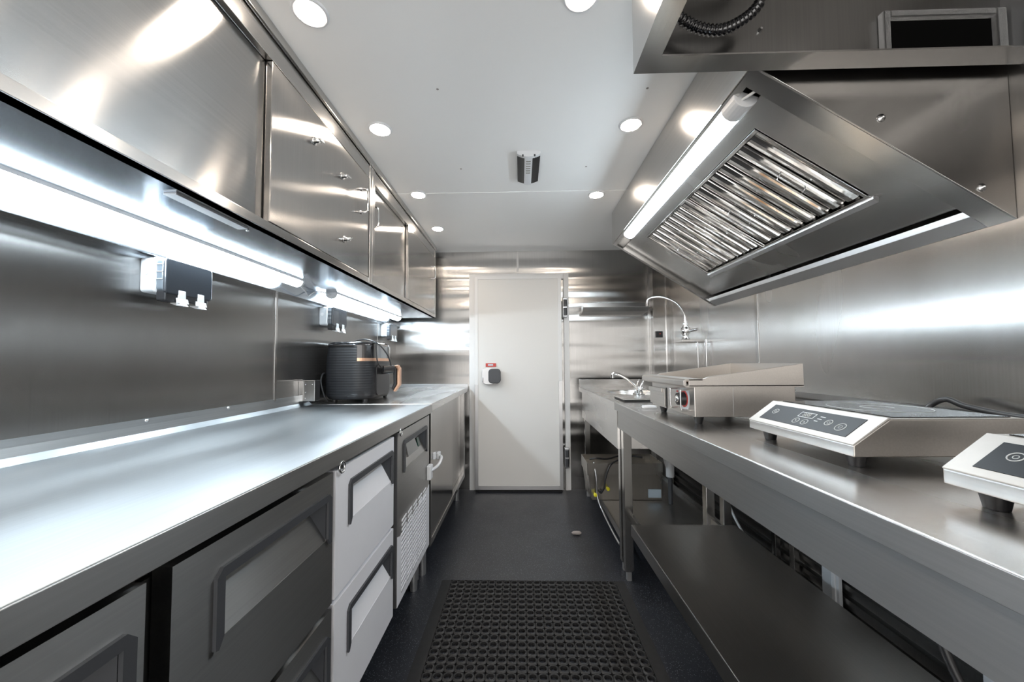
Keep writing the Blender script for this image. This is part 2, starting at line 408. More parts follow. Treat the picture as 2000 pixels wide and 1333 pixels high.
t = thing('emergency_light', (.046, 1.8, ZC), 'small black and white emergency light on the ceiling before the seam', 'emergency light')
def elz(x): return ZC-.028+.014*((x-.046)/.055)**2
for (a, b, nm, mt, y0, y1) in ((-.055, -.02, 'side_cover', 'black_plastic', 1.735, 1.985), (.018, .055, 'side_cover', 'black_plastic', 1.735, 1.985), (-.02, .018, 'led_strip_housing', 'white_plastic', 1.730, 1.995)):
    mb = MB(); n = 5; top = []
    xs = [.046+a+(b-a)*i/n for i in range(n+1)]
    mb.prism([(xs[0], ZC)]+[(x, elz(x)-(.001 if mt == 'white_plastic' else 0)) for x in xs]+[(xs[-1], ZC)], 'y', y0, y1)
    mb.build(nm, mt, t)
mb = MB(); xs = [-.055+.11*i/12 for i in range(13)]
mb.prism([(.046-.055, ZC)]+[(.046+a, elz(.046+a)) for a in xs]+[(.101, ZC)], 'y', 1.717, 1.737)
ec = mb.build('end_cap', 'white_plastic', t)
for dx in (-.028, .028): MB().cyl((.046+dx, 1.718, elz(.046+dx)-.0008), (.046+dx, 1.718, elz(.046)+.01), .004).build('screw', 'grey_plastic', ec)
for i in range(6): MB().box(.034, .056, 1.755+i*.022, 1.762+i*.022, ZC-.0300, ZC-.027).build('led_slot', 'lcd', t)
for k, (x, y, lb) in enumerate(((-.296, 1.31, 'small chip in the ceiling paint left of the aisle'), (.472, 1.33, 'small chip in the ceiling paint beside the hood'), (-.30, 1.87, 'faint filled screw hole left of the emergency light'), (.343, 1.87, 'faint filled screw hole right of the emergency light'))):
    tag(MB().lathe((x, y, ZC), [(.0005, -.0015), (.004, -.001), (.005, 0)], 8).build('paint_chip', 'ceil_mark'), lb, 'paint chip', 'chips in the ceiling paint')

# ------------------------------------------------------------------ wall cabinets (left)
CX = -.73; CZ0 = 1.503
def d_handle(y, z0, z1, parent, x=CX, out=.03, dy=0):
    pts = smooth_path([(x-.004, y-.004, z0), (x+out*.6, y-.002, z0), (x+out, y, z0+.014), (x+out, y, z1-.014), (x+out*.6, y-.002, z1), (x-.004, y-.004, z1)], 6)
    h = MB().tube(pts, .0045, 10)
    h.lathe((x, y, z0), [(.009, 0), (.009, .004)], 12, 'x').lathe((x, y, z1), [(.009, 0), (.009, .004)], 12, 'x')
    return h.build('handle', 'chrome', parent)
def wing_latch(y, z, parent, ang):
    a = math.radians(ang)
    h = MB().lathe((CX, y, z), [(.014, 0), (.014, .004), (.008, .006), (.008, .024), (.006, .027)], 16, 'x')
    d = Vector((0, math.cos(a), math.sin(a)))
    c = Vector((CX+.026, y, z))
    h.tube([c-d*.016, c, c+d*.02], .004, 8, rs=[.003, .0045, .003])
    return h.build('twist_latch', 'chrome', parent)
def cabinet(y0, y1, label, doors):
    t = thing('wall_cabinet', (-1.03, (y0+y1)/2, CZ0), label, 'wall cabinet', 'steel wall cabinets along the left wall')
    b = MB()
    b.box(XL, CX-.002, y0, y1, CZ0, CZ0+.012)                    # bottom sheet
    b.build('bottom_panel', 'under', t)
    b = MB()
    b.box(XL, XL+.012, y0, y1, CZ0+.012, ZC).box(XL+.012, CX-.03, y0, y0+.012, CZ0+.012, ZC-.002).box(XL+.012, CX-.03, y1-.012, y1, CZ0+.012, ZC-.002)
    b.build('carcass', 'frame', t)
    b = MB()
    b.box(CX-.03, CX, y0, y1, CZ0, CZ0+.026)
    b.box(CX-.04, CX, y0, y1, 2.018, 2.082)
    b.build('front_rail', 'frame', t, .0015)
    MB().box(CX-.04, CX+.012, y0, y1, 2.086, ZC).build('cornice', 'frame', t, .0015)
    for (a, c) in ((y0, y0+.03), (y1-.03, y1)):
        MB().box(CX-.04, CX+.003, a, c, CZ0+.001, 2.086).build('upright', 'frame', t, .002)
    return t
A = cabinet(.02, 1.79, 'nearer steel wall cabinet with sliding doors, one carrying three twist latches', None)
d = MB().box(CX-.040, CX-.022, .06, 1.06, CZ0+.028, 2.016).build('sliding_door', 'door_horiz', A, .002)
d['label'] = 'plain door with lengthwise grain'
d = MB().box(CX-.019, CX, 1.05, 1.755, CZ0+.028, 2.016).build('sliding_door', 'door_vert', A, .002)
d['label'] = 'latched door with upright grain'
MB().box(CX-.0215, CX-.0195, 1.052, 1.068, CZ0+.028, 2.016).build('rubber_edge', 'gasket', d)
MB().box(CX-.021, CX-.0195, 1.05, 1.0505, CZ0+.028, 2.014)
d_handle(1.668, 1.812, 1.92, d); wing_latch(1.276, 1.909, d, 10); wing_latch(1.485, 1.888, d, 10); wing_latch(1.508, 1.632, d, 35)
B = cabinet(1.792, 3.16, 'farther steel wall cabinet with two sliding doors ending near the back wall', None)
d = MB().box(CX-.040, CX-.022, 1.825, 2.42, CZ0+.028, 2.016).build('sliding_door', 'door_vert', B, .002)
d_handle(1.856, 1.812, 1.915, d, CX-.022, .028)
d = MB().box(CX-.019, CX, 2.39, 3.125, CZ0+.028, 2.016).build('sliding_door', 'door_vert', B, .002)
MB().box(CX-.0215, CX-.0195, 2.39, 2.408, CZ0+.028, 2.016).build('rubber_edge', 'gasket', d)
d_handle(3.03, 1.81, 1.912, d)
# small rivets in the lower rails
for root, ys in ((A, (1.02, 1.045)), (B, (2.36, 2.39))):
    for y in ys: MB().lathe((CX-.06, y, CZ0), [(.003, -.002), (.004, 0)], 10).build('rivet', 'screw', root)

# ------------------------------------------------------------------ LED battens
def batten(x, y0, y1, z, label, tilt=0.0, cap=True, k=1.0):
    """flat LED fitting hanging below (x, z), long side along y"""
    t = thing('led_batten', (x, (y0+y1)/2, z), label, 'strip light', 'lit LED batten lights')
    def rot(p):
        dx, dz = p[0]*k, p[1]*k; return (x+dx*math.cos(tilt)-dz*math.sin(tilt), z+dx*math.sin(tilt)+dz*math.cos(tilt))
    a0 = y0+(.07 if cap else .012)
    house = [(-.03, 0), (.03, 0), (.028, -.008), (-.028, -.008)]
    MB().prism([rot(p) for p in house], 'y', y0+.01, y1-.01).build('housing', 'white_plastic', t)
    dif = [(.0275, -.0085)]+[(.0275*math.cos(a), -.0085-.024*math.sin(a)) for a in [PI*i/14 for i in range(1, 14)]]+[(-.0275, -.0085)]
    MB().prism([rot(p) for p in dif], 'y', a0, y1-.012).build('diffuser', 'led', t)
    cp = [(.03, 0), (.0295, -.012)]+[(.0295*math.cos(a), -.009-.026*math.sin(a)) for a in [PI*i/10 for i in range(1, 10)]]+[(-.0295, -.012), (-.03, 0)]
    MB().prism([rot(p) for p in cp], 'y', y0, a0).build('end_cap', 'white_plastic', t, .002)
    MB().prism([rot(p) for p in cp], 'y', y1-.012, y1).build('end_cap', 'white_plastic', t, .002)
    return t
batten(-1.03, .487, 1.687, CZ0, 'long lit LED batten under the nearer wall cabinet', cap=False)
batten(-1.03, 1.985, 3.09, CZ0, 'long lit LED batten under the farther wall cabinet', cap=False)
tag(MB().tube(smooth_path([(-1.03, 1.689, 1.488), (-1.04, 1.76, 1.466), (-1.055, 1.81, 1.452), (-1.06, 1.86, 1.478), (-1.05, 1.92, 1.494), (-1.03, 1.983, 1.488)]), .003, 8).build('light_cable', 'white_plastic'), 'short white cable linking the two LED battens under the cabinets', 'cable')
# flat bracket seen under the near cabinet
tag(MB().box(-.80, -.77, .80, 1.02, CZ0-.006, CZ0).build('steel_bracket', 'alu', bevel=.001), 'thin pale steel plate fixed under the nearer cabinet beside its front rail', 'bracket')

# ------------------------------------------------------------------ weatherproof sockets
def socket(y, label):
    x = XL; z = 1.382
    t = thing('socket_box', (x, y, z), label, 'socket', 'weatherproof sockets on the left wall')
    L_ = .168; H_ = .104; k_ = .62
    def P(y0, y1, z0, z1, x0, x1, r, nm, mt, bv=.003, par=None):
        mb = MB().prism([(a, b) for a, b in rrect((y0+y1)/2, (z0+z1)/2, y1-y0, z1-z0, r, 4)], 'x', x+x0*k_, x+x1*k_)
        return mb.build(nm, mt, par or t, bv)
    P(y, y+L_, z-H_/2, z+H_/2, 0, .062, .010, 'back_box', 'socket_grey')
    MB().lathe((x+.018, y-.0, z+.008), [(.009, .001), (.009, -.002)], 20, 'y').build('cable_knockout', 'white_plastic', t)
    P(y-.002, y+L_+.002, z-H_/2-.002, z+H_/2+.002, .062, .074, .012, 'rim', 'white_plastic', .002)
    w_ = P(y+.003, y+L_-.003, z-H_/2+.003, z+H_/2-.003, .074, .108, .010, 'side_window', 'clear')
    for k in (-1, 0, 1): MB().box(x+.075*k_, x+.107*k_, y+.0015, y+.0035, z+.008+k*.022, z+.010+k*.022).build('rib', 'socket_grey', w_)
    P(y+.001, y+L_-.001, z-H_/2-.004, z+H_/2, .108, .125, .012, 'cover', 'cover', .004)
    P(y+.006, y+.05, z-H_/2-.026, z-H_/2+.008, .07, .118, .006, 'cable_gate', 'black_plastic', .003)
    P(y+.055, y+.15, z-H_/2-.020, z-H_/2+.004, .095, .124, .006, 'cable_gate', 'black_plastic', .003)
    for dy in (.055, .122):
        h = MB(); f_ = x+.125*k_
        pf = [(f_+.001, z-H_/2+.012), (f_+.002, z-H_/2-.014), (f_+.006, z-H_/2-.030), (f_+.012, z-H_/2-.036), (f_-.006, z-H_/2-.035), (f_-.026, z-H_/2-.028), (f_-.026, z-H_/2-.024), (f_-.004, z-H_/2-.026), (f_-.003, z-H_/2+.012)]
        h.prism(pf, 'y', y+dy-.012, y+dy+.012)
        h.build('clip', 'white_plastic', t, .001)
        MB().prism([(f_+.0005, z-H_/2-.012), (f_+.005, z-H_/2-.027), (f_-.001, z-H_/2-.028), (f_-.003, z-H_/2-.012)], 'y', y+dy-.018, y+dy+.02).build('clip_tab', 'white_plastic', t, .001)
    return t
socket(1.058, 'nearest dark-covered weatherproof double socket high on the left wall')
socket(2.032, 'middle weatherproof double socket on the left wall just left of the air fryer\'s top')
socket(2.945, 'farthest weatherproof double socket, by the back end of the left wall')

# ------------------------------------------------------------------ refrigerated drawer counter (left)
FX = -.47
def scoop_front(t, name, y0, y1, z0, z1, ry0, ry1, rz0, rz1, mat, smat=None, mat2=None):
    """panel with a recessed grip; returns the panel"""
    xb = FX-.028
    p = MB()
    p.box(xb, FX, y0, ry0, z0, z1).box(xb, FX, ry1, y1, z0, z1).box(xb, FX, ry0, ry1, z0, rz0).box(xb, FX, ry0, ry1, rz1, z1)
    o = p.build(name, mat, t, .0)
    s = MB(); dp = .034
    s.add([(FX-.001, ry0, rz0), (FX-.001, ry1, rz0), (FX-dp, ry1-.035, rz1), (FX-dp, ry0+.035, rz1)], [(0, 1, 2, 3)])
    s.build('grip_scoop', smat or mat, o)
    s = MB()
    s.add([(FX-.001, ry0, rz0), (FX-dp, ry0+.035, rz1), (FX-.001, ry0, rz1)], [(0, 1, 2)])
    s.add([(FX-.001, ry1, rz0), (FX-dp, ry1-.035, rz1), (FX-.001, ry1, rz1)], [(0, 2, 1)])
    s.add([(FX-.001, ry0, rz1), (FX-.001, ry1, rz1), (FX-dp, ry1-.035, rz1), (FX-dp, ry0+.035, rz1)], [(0, 1, 2, 3)])
    s.build('grip_cheeks', 'grey_plastic', o)
    w_ = .016; f_ = MB(); c = .012
    outer = [(ry0-w_, rz0-.01), (ry0-w_, rz1+w_-c), (ry0-w_+c, rz1+w_), (ry1+w_-c, rz1+w_), (ry1+w_, rz1+w_-c), (ry1+w_, rz0-.01)]
    inner = [(ry1+w_*.6, rz0-.012), (ry1, rz0+.004), (ry1, rz1), (ry0, rz1), (ry0, rz0+.004), (ry0-w_*.6, rz0-.012)]
    for q in (0, 1, 2, 3, 4):
        pass
    def qd(a, b, c_, d_): f_.prism([a, b, c_, d_], 'x', FX-.002, FX+.006)
    qd(outer[0], inner[5], inner[4], (ry0-w_, rz0+.004)); qd((ry0-w_, rz0+.004), inner[4], inner[3], outer[1])
    qd(outer[1], inner[3], inner[3], outer[2]) if False else f_.prism([outer[1], inner[3], outer[2]], 'x', FX-.002, FX+.006)
    qd(outer[2], inner[3], inner[2], outer[3]); f_.prism([outer[3], inner[2], outer[4]], 'x', FX-.002, FX+.006)
    qd(outer[4], inner[2], inner[1], (ry1+w_, rz0+.004)); qd((ry1+w_, rz0+.004), inner[1], inner[0], outer[5])
    f_.build('handle', 'grey_plastic', o)
    return o
t = thing('refrigerated_counter', (-.9, .85, 0), 'long steel refrigerated counter with six drawers along the left wall', 'fridge counter')
U0, U1 = -.30, 1.932
b = MB().box(XL+.03, FX-.04, U0, U1, .17, .857); b.build('body', 'drawer', t)
b = MB(); b.box(XL+.003, -.466, U0, U1, .858, .9)
b.build('worktop', 'top_left', t, .002, 3)
MB().box(-.4655, -.463, U0, U1, .857, .8985).build('front_rim', 'edge', t, .001)
MB().prism([(XL+.0005, .9), (XL+.0005, .955), (XL+.002, .955), (XL+.004, .936), (XL+.009, .915), (XL+.028, .9005), (XL+.028, .9)], 'y', U0, U1).build('upstand', 'top_left', t)
for y in (.62, 1.09, 1.40): MB().lathe((XL+.0025, y, .948), [(.006, 0), (.005, .003), (.0005, .004)], 12, 'x').build('screw', 'screw', t)
MB().box(FX-.045, FX-.03, U0, 1.41, .846, .857).box(FX-.045, FX-.03, U0, 1.41, .19, .83).build('gasket_strip', 'gasket', t)
cols = ((.035, .465, 'drawer', None), (.50, .928, 'drawer', None), (.942, 1.372, 'film', None))
for (a, c, mt, _) in cols:
    for (z0, z1) in ((.525, .843), (.20, .512)):
        h = .795 if z0 > .4 else .46
        o = scoop_front(t, 'drawer', a, c, z0, z1, a+.085, c-.03, h-.105, h-.012, mt, 'film' if mt == 'film' else 'drawer')
        o['label'] = 'drawer under white protective film' if mt == 'film' else 'bare steel drawer'
        MB().box(FX-.04, FX-.029, a+.006, c-.006, z0+.004, z1-.004).build('drawer_seal', 'gasket', o)
# edge strip of each steel drawer (folded near side)
pn = MB().box(FX-.035, FX-.003, 1.405, 1.905, .195, .85)
o = scoop_front(t, 'compressor_panel', 1.412, 1.90, .20, .848, 1.50, 1.832, .69, .79, 'drawer', 'door_vert')
MB().box(FX-.03, FX-.012, 1.60, 1.76, .735, .775)
dsp = MB().slab((FX-.0085, 1.58, .722), (FX-.0085, 1.72, .722), (FX-.026, 1.72, .774), (FX-.026, 1.58, .774), .0).v
dd = MB().hexa([(FX-.010, 1.575, .718), (FX-.010, 1.725, .718), (FX-.027, 1.715, .772), (FX-.027, 1.585, .772)], [(FX-.006, 1.575, .720), (FX-.006, 1.725, .720), (FX-.023, 1.715, .774), (FX-.023, 1.585, .774)]).build('display', 'gloss_black', o)
MB().hexa([(FX-.012, 1.735, .725), (FX-.012, 1.765, .725), (FX-.022, 1.765, .765), (FX-.022, 1.735, .765)], [(FX-.008, 1.735, .726), (FX-.008, 1.765, .726), (FX-.018, 1.765, .766), (FX-.018, 1.735, .766)]).build('switch', 'display_green', dd)
# torn white film on the lower half of the panel
fl = [(1.413, .46), (1.45, .448), (1.49, .462), (1.53, .456), (1.56, .47), (1.60, .462), (1.65, .47), (1.70, .468), (1.76, .48), (1.80, .478), (1.845, .488), (1.899, .50), (1.899, .201), (1.413, .201)]
MB().prism(fl, 'x', FX+.0002, FX+.0014).build('torn_film', 'film', o)
lv = MB(); lh = MB()
for i in range(5):
    ya = 1.462+i*.078
    for k in range(16):
        z = .235+k*.0175
        if z > .53: continue
        yb = ya+.055
        (lv if True else lh).prism([(ya, z), (yb, z+.0045), (yb, z+.0115), (ya, z+.007)], 'x', FX+.0014, FX+.0048)
lv.build('louvres', 'film', o, .0)
lv = MB()
for i in range(5):
    ya = 1.462+i*.078
    for k in range(14):
        z = .228+k*.0175
        lv.prism([(ya, z-.001), (ya+.055, z+.0035), (ya+.055, z+.0055), (ya, z+.001)], 'x', FX+.0014, FX+.0022)
lv.build('louvre_slots', 'grey_plastic', o)
for y in (1.975, ):
    pass
for y in (.05, 1.86):
    for x in (-.535, -1.05):
        lg = MB().cyl((x, y, 0.05), (x, y, .17), .024, .024).cyl((x, y, .0), (x, y, .05), .017, .019)
        lg.build('leg', 'alu', t)
for y, z in ((.962, .847), (1.436, .849)):
    MB().tube(arc((FX+.006, y, z), .014, 0, 2*PI*23/24, 23, 'yz'), .0028, 8, closed=True).lathe((FX, y, z), [(.006, 0), (.006, .006)], 10, 'x').build('ring_pull', 'chrome', t)

# sliding-door base cabinet beyond it
t = thing('sliding_door_cabinet', (-.9, 2.62, 0), 'steel base cabinet with sliding doors between the drawer counter and the back wall', 'base cabinet')
V0, V1 = 1.936, 3.298
MB().box(XL+.003, -.464, V0, V1, .862, .902).build('worktop', 'top_right', t, .003)
b = MB().box(XL+.03, FX-.06, V0+.02, V1, .20, .862); b.build('carcass', 'drawer', t)
b = MB().box(FX-.06, FX, V0, V0+.028, .17, .862).box(FX-.06, FX, 3.06, 3.10, .17, .862).box(FX-.06, FX, V0+.028, 3.06, .17, .205).box(FX-.06, -.5, 3.10, V1, .17, .205)
b.build('frame', 'frame', t, .0015)
MB().box(FX-.018, FX-.004, V0+.03, 2.57, .207, .861).build('sliding_door', 'door_vert', t, .001)
MB().box(FX-.040, FX-.026, 2.54, 3.055, .207, .861).build('sliding_door', 'door_vert', t, .001)
for y in (2.0, 3.05):
    for x in (-.53, -1.05): MB().cyl((x, y, 0), (x, y, .2), .02).build('leg', 'alu', t)
# white child lock bridging the two
t = thing('cabinet_lock', (-.46, 1.95, .56), 'white plastic safety strap joining the compressor panel to the sliding cabinet door', 'safety lock')
MB().box(FX+.0005, FX+.022, 1.845, 1.895, .535, .605).build('lock_base', 'white_plastic', t, .005)
MB().tube(smooth_path([(FX+.016, 1.87, .575), (FX+.035, 1.93, .582), (FX+.038, 2.0, .592), (FX+.028, 2.06, .598), (FX+.006, 2.09, .598)]), .008, 10).build('strap', 'white_plastic', t)
MB().box(FX-.0035, FX+.014, 2.07, 2.12, .58, .615).build('lock_base', 'white_plastic', t, .004)
MB().box(FX-.0035, FX+.012, 1.985, 2.01, .60, .635).build('release_button', 'white_plastic', t, .004)

# conduit box lying along the wall on the worktop
t = thing('conduit_box', (-1.08, 1.88, .927), 'low steel conduit box against the left wall in front of the air fryer', 'conduit box')
MB().box(XL+.001, -1.04, 1.856, 1.905, .926, 1.028).build('cover', 'drawer', t, .002)
MB().box(XL+.001, XL+.022, 1.850, 1.856, .926, 1.035).build('side_flange', 'chrome', t)
MB().box(XL+.001, -1.036, 1.850, 1.908, 1.0285, 1.0315).build('top_flange', 'chrome', t)
for x, z in ((XL+.032, .94), (XL+.032, .97), (XL+.032, 1.01), (-1.052, 1.01)): MB().lathe((x, 1.856, z), [(.0035, 0), (.002, -.002)], 8, 'y').build('rivet', 'screw', t)

# ------------------------------------------------------------------ air fryer
FXC, FYC = -.962, 2.205
t = thing('air_fryer', (FXC, FYC, .902), 'black air fryer with a copper-trimmed basket handle on the left worktop', 'air fryer')
def sec(z, s): return [(x, y, z) for x, y in rrect(FXC, FYC, .276*s, .40*s, .095*s, 7)]
zs = [(.914, .86), (.919, .93), (.94, .985), (.98, 1.0), (1.06, 1.0), (1.13, .985), (1.18, .965), (1.205, .955)]
MB().loft([sec(z, s) for z, s in zs]).build('body', 'fryer', t)
MB().loft([sec(z, s) for z, s in ((1.2055, .955), (1.208, .965), (1.225, .955), (1.234, .90), (1.236, .5))]).build('lid', 'gloss_black', t)
ptsA = rrect(FXC, FYC, .276*.975+.006, .40*.975+.006, .095, 12)
strip_pts = sorted([p for p in ptsA if p[0] > -.895 and p[1] < 2.38], key=lambda p: math.atan2(p[1]-FYC, p[0]-FXC))
def panel_band(z0, z1, nm, mt, par):
    inner = [(FXC+(x-FXC)*.95, FYC+(y-FYC)*.97) for x, y in strip_pts]
    return MB().prism(strip_pts+inner[::-1], 'z', z0, z1).build(nm, mt, par)
cpn = panel_band(1.145, 1.215, 'control_panel', 'gloss_black', t)
panel_band(1.128, 1.1445, 'copper_trim', 'copper', cpn)
MB().prism(rrect(2.20, 1.02, .20, .18, .03, 5), 'x', -.828, -.820).build('basket_front', 'black_plastic', t, .003)
hd = MB().prism([(-.822, 1.09), (-.752, 1.098), (-.736, 1.08), (-.735, .985), (-.755, .955), (-.765, .965), (-.752, .995), (-.754, 1.055), (-.822, 1.05)], 'y', 2.178, 2.222).build('basket_handle', 'black_plastic', t, .005)
MB().prism([(-.750, 1.102), (-.73, 1.105), (-.716, 1.085), (-.716, .985), (-.745, .945), (-.756, .951), (-.732, .99), (-.732, 1.078), (-.745, 1.095)], 'y', 2.182, 2.218).build('copper_grip', 'copper', hd, .003)
for x, y in ((-1.04, 2.06), (-.87, 2.06), (-1.04, 2.37), (-.87, 2.37)):
    MB().cyl((x, y, .9025), (x, y, .917), .013).build('foot', 'black_plastic', t)
tag(MB().tube(smooth_path([(-1.095, 2.30, .93), (-1.10, 2.16, 1.0), (-1.10, 2.06, 1.06), (-1.098, 2.02, 1.02), (-1.075, 2.01, .94), (-1.06, 2.02, .908)]), .004, 8)
    .tube(smooth_path([(-1.095, 2.30, .93), (-1.09, 2.36, 1.15), (-1.05, 2.30, 1.235), (-.97, 2.2, 1.253), (-.88, 2.12, 1.25), (-.80, 2.08, 1.22), (-.755, 2.09, 1.16), (-.745, 2.12, 1.10)]), .004, 8)
    .tube(smooth_path([(-.82, 2.085, 1.235), (-.808, 2.06, 1.19), (-.80, 2.06, 1.12), (-.79, 2.10, 1.088)]), .0035, 8)
    .cyl((-.79, 2.12, 1.082), (-.742, 2.15, 1.084), .019, .018).build('power_cable', 'black_plastic'), 'thin black power cable looped over the air fryer with its plug on the handle', 'cable')

# ------------------------------------------------------------------ back wall shelf, switch
t = thing('wall_shelf', (.82, 3.22, 1.53), 'small folded steel shelf on the back wall right of the door', 'shelf')
MB().prism([(3.15, 1.612), (3.148, 1.578), (3.175, 1.545), (YB, 1.53), (YB, 1.54), (3.18, 1.553), (3.156, 1.581), (3.156, 1.612)], 'x', .535, 1.09).build('shelf_tray', 'shelf', t, .001)
MB().box(.545, 1.082, YB-.006, YB-.0005, 1.53, 1.62).build('back_plate', 'frame', t)
MB().prism([(3.17, 1.567), (3.30, 1.567), (3.30, 1.535), (3.20, 1.545)], 'x', .536, .54).build('end_plate', 'frame', t)
MB().prism([(1.09, 1.552), (1.135, 1.566), (1.135, 1.572), (1.09, 1.575)], 'y', 3.16, 3.28).build('end_bracket', 'frame', t)
t = thing('wall_switch', (1.185, 3.2, 1.32), 'small black switch with a red dot on the right corner column', 'switch')
MB().box(1.156, 1.214, 3.187, 3.2, 1.318, 1.372).build('plate', 'black_plastic', t, .002)
MB().lathe((1.19, 3.187, 1.35), [(.005, 0), (.004, -.002)], 12, 'y').build('indicator', 'red', t)

# ------------------------------------------------------------------ sink unit (back right)
t = thing('sink_unit', (.86, 2.65, 0), 'steel sink unit on legs in the back right corner', 'sink')
SX0, SX1, SY0, SY1 = .495, 1.12, 1.99, 3.195
c0 = (.80, 2.62); rb = .19
def ring(z, r, n=32, sq=1.0): return [(c0[0]+r*math.cos(2*PI*k/n), c0[1]+r*sq*math.sin(2*PI*k/n), z) for k in range(n)]
tp = MB(); n = 32; rg = ring(.9, rb, n, 1.1)
outer = []
for k in range(n):
    a = 2*PI*k/n; cx_, sy_ = math.cos(a), math.sin(a)
    hx = (SX1-c0[0]) if cx_ > 0 else (c0[0]-SX0); hy = (SY1-c0[1]) if sy_ > 0 else (c0[1]-SY0)
    s_ = min(hx/abs(cx_) if abs(cx_) > 1e-6 else 9, hy/abs(sy_) if abs(sy_) > 1e-6 else 9)
    outer.append((c0[0]+cx_*s_, c0[1]+sy_*s_, .9))
for k in range(n): tp.add([rg[k], rg[(k+1) % n], outer[(k+1) % n], outer[k]], [(0, 1, 2, 3)])
for cxy in ((SX0, SY0), (SX1, SY0), (SX0, SY1), (SX1, SY1)):
    # corner fill between neighbouring outer points
    best = sorted(range(n), key=lambda k: (outer[k][0]-cxy[0])**2+(outer[k][1]-cxy[1])**2)[:2]
    tp.add([outer[best[0]], outer[best[1]], (cxy[0], cxy[1], .9)], [(0, 1, 2)])
tp.box(SX0, SX0+.003, SY0, SY1, .865, .9).box(SX0, SX1, SY0, SY0+.003, .865, .8995)
tp.build('sink_top', 'top_right', t)
MB().loft([ring(.9, rb, n, 1.1), ring(.888, rb-.006, n, 1.1), ring(.77, rb-.02, n, 1.1), ring(.755, rb-.05, n, 1.1), ring(.75, .02, n, 1.1)], cap=False).build('bowl', 'top_right', t)
MB().box(SX0, SX1, SY1-.02, SY1-.002, .9, .965).build('splashback', 'frame', t, .001)
MB().box(SX0+.012, SX0+.016, SY0, SY1-.08, .655, .866).box(SX0+.016, SX1-.02, SY0+.0, SY0+.004, .655, .866).build('apron', 'top_right', t)
for x, y in ((.530, 2.03), (.530, 3.12), (1.07, 2.03), (1.07, 3.12)):
    l = MB().box(x, x+.042, y, y+.04, .05, .66).build('leg', 'frame', t, .002)
    MB().box(x+.008, x+.034, y+.008, y+.032, 0, .05).build('foot', 'alu', l, .003)
s = MB().box(.55, 1.13, 2.05, 3.1, .155, .17).box(.548, .552, 2.05, 3.1, .125, .17).box(1.13, 1.134, 2.05, 3.1, .13, .20)
s.build('lower_shelf', 'shelf', t)
# chrome mixer tap
t = thing('sink_tap', (.71, 2.33, .9), 'small chrome mixer tap with two lever handles beside the sink bowl', 'tap')
x, y = .73, 2.33
MB().prism(rrect(x, y, .055, .11, .02, 5), 'z', .9005, .918).build('base_plate', 'chrome', t, .003)
for dy in (-.035, .035):
    h = MB().lathe((x, y+dy, .918), [(.016, 0), (.014, .02), (.018, .026), (.016, .04), (.006, .046)], 16)
    h.tube([(x, y+dy, .955), (x+.012, y+dy*1.2, .985), (x+.02, y+dy*1.3, 1.0)], .005, 8)
    h.build('lever', 'chrome', t)
MB().lathe((x, y, .918), [(.015, 0), (.013, .02)], 16).tube(smooth_path([(x, y, .93), (x-.025, y, .965), (x-.075, y+.01, 1.01), (x-.12, y+.02, 1.035), (x-.15, y+.02, 1.04), (x-.153, y+.02, 1.02)]), .009, 12, rs=None).lathe((x-.153, y+.02, 1.012), [(.012, 0), (.012, .018)], 12).build('spout', 'chrome', t)
# dark cover board lying on the sink
t = thing('sink_cover', (.78, 2.15, .901), 'flat steel cover plate with a black edge lying on the sink top by the bench', 'cover plate')
MB().box(.55, 1.02, 2.01, 2.235, .9085, .915).build('plate', 'top_right', t, .002)
MB().box(.555, 1.015, 2.015, 2.23, .9005, .9085).build('rubber_edge', 'gasket', t)
# wall tap
t = thing('wall_tap', (1.25, 2.7, 1.25), 'chrome wall-mounted tap with a high arched spout above the sink', 'tap')
MB().box(1.13, XR, 2.62, 2.77, 1.250, 1.266).build('bracket', 'frame', t, .001)
MB().lathe((1.19, 2.70, 1.267), [(.034, 0), (.020, .02), (.024, .04), (.034, .055), (.030, .085), (.014, .105), (.019, .115), (.014, .135)], 18).build('tap_body', 'chrome', t)
MB().tube([(1.19, 2.70, 1.32), (1.225, 2.66, 1.335), (1.245, 2.635, 1.34)], .009, 10).build('lever', 'chrome', t)
MB().tube(smooth_path([(1.19, 2.70, 1.37), (1.185, 2.70, 1.45), (1.14, 2.72, 1.535), (1.06, 2.75, 1.585), (.99, 2.78, 1.592), (.955, 2.79, 1.575), (.95, 2.79, 1.54)], 8), .0085, 12).lathe((.95, 2.79, 1.53), [(.012, 0), (.012, .018)], 12).build('spout', 'chrome', t)
for k, (y, z, lb) in enumerate(((2.66, 1.255, 'left one of two thin upright water pipes below the wall tap'), (2.54, 1.262, 'right one of two thin upright water pipes below the wall tap'))):
    tag(MB().cyl((1.255, y, .92), (1.255, y, z), .006, seg=12).lathe((1.255, y, z-.04), [(.011, 0), (.011, .03)], 6).build('water_pipe', 'chrome'), lb, 'pipe', 'pipes under the wall tap')

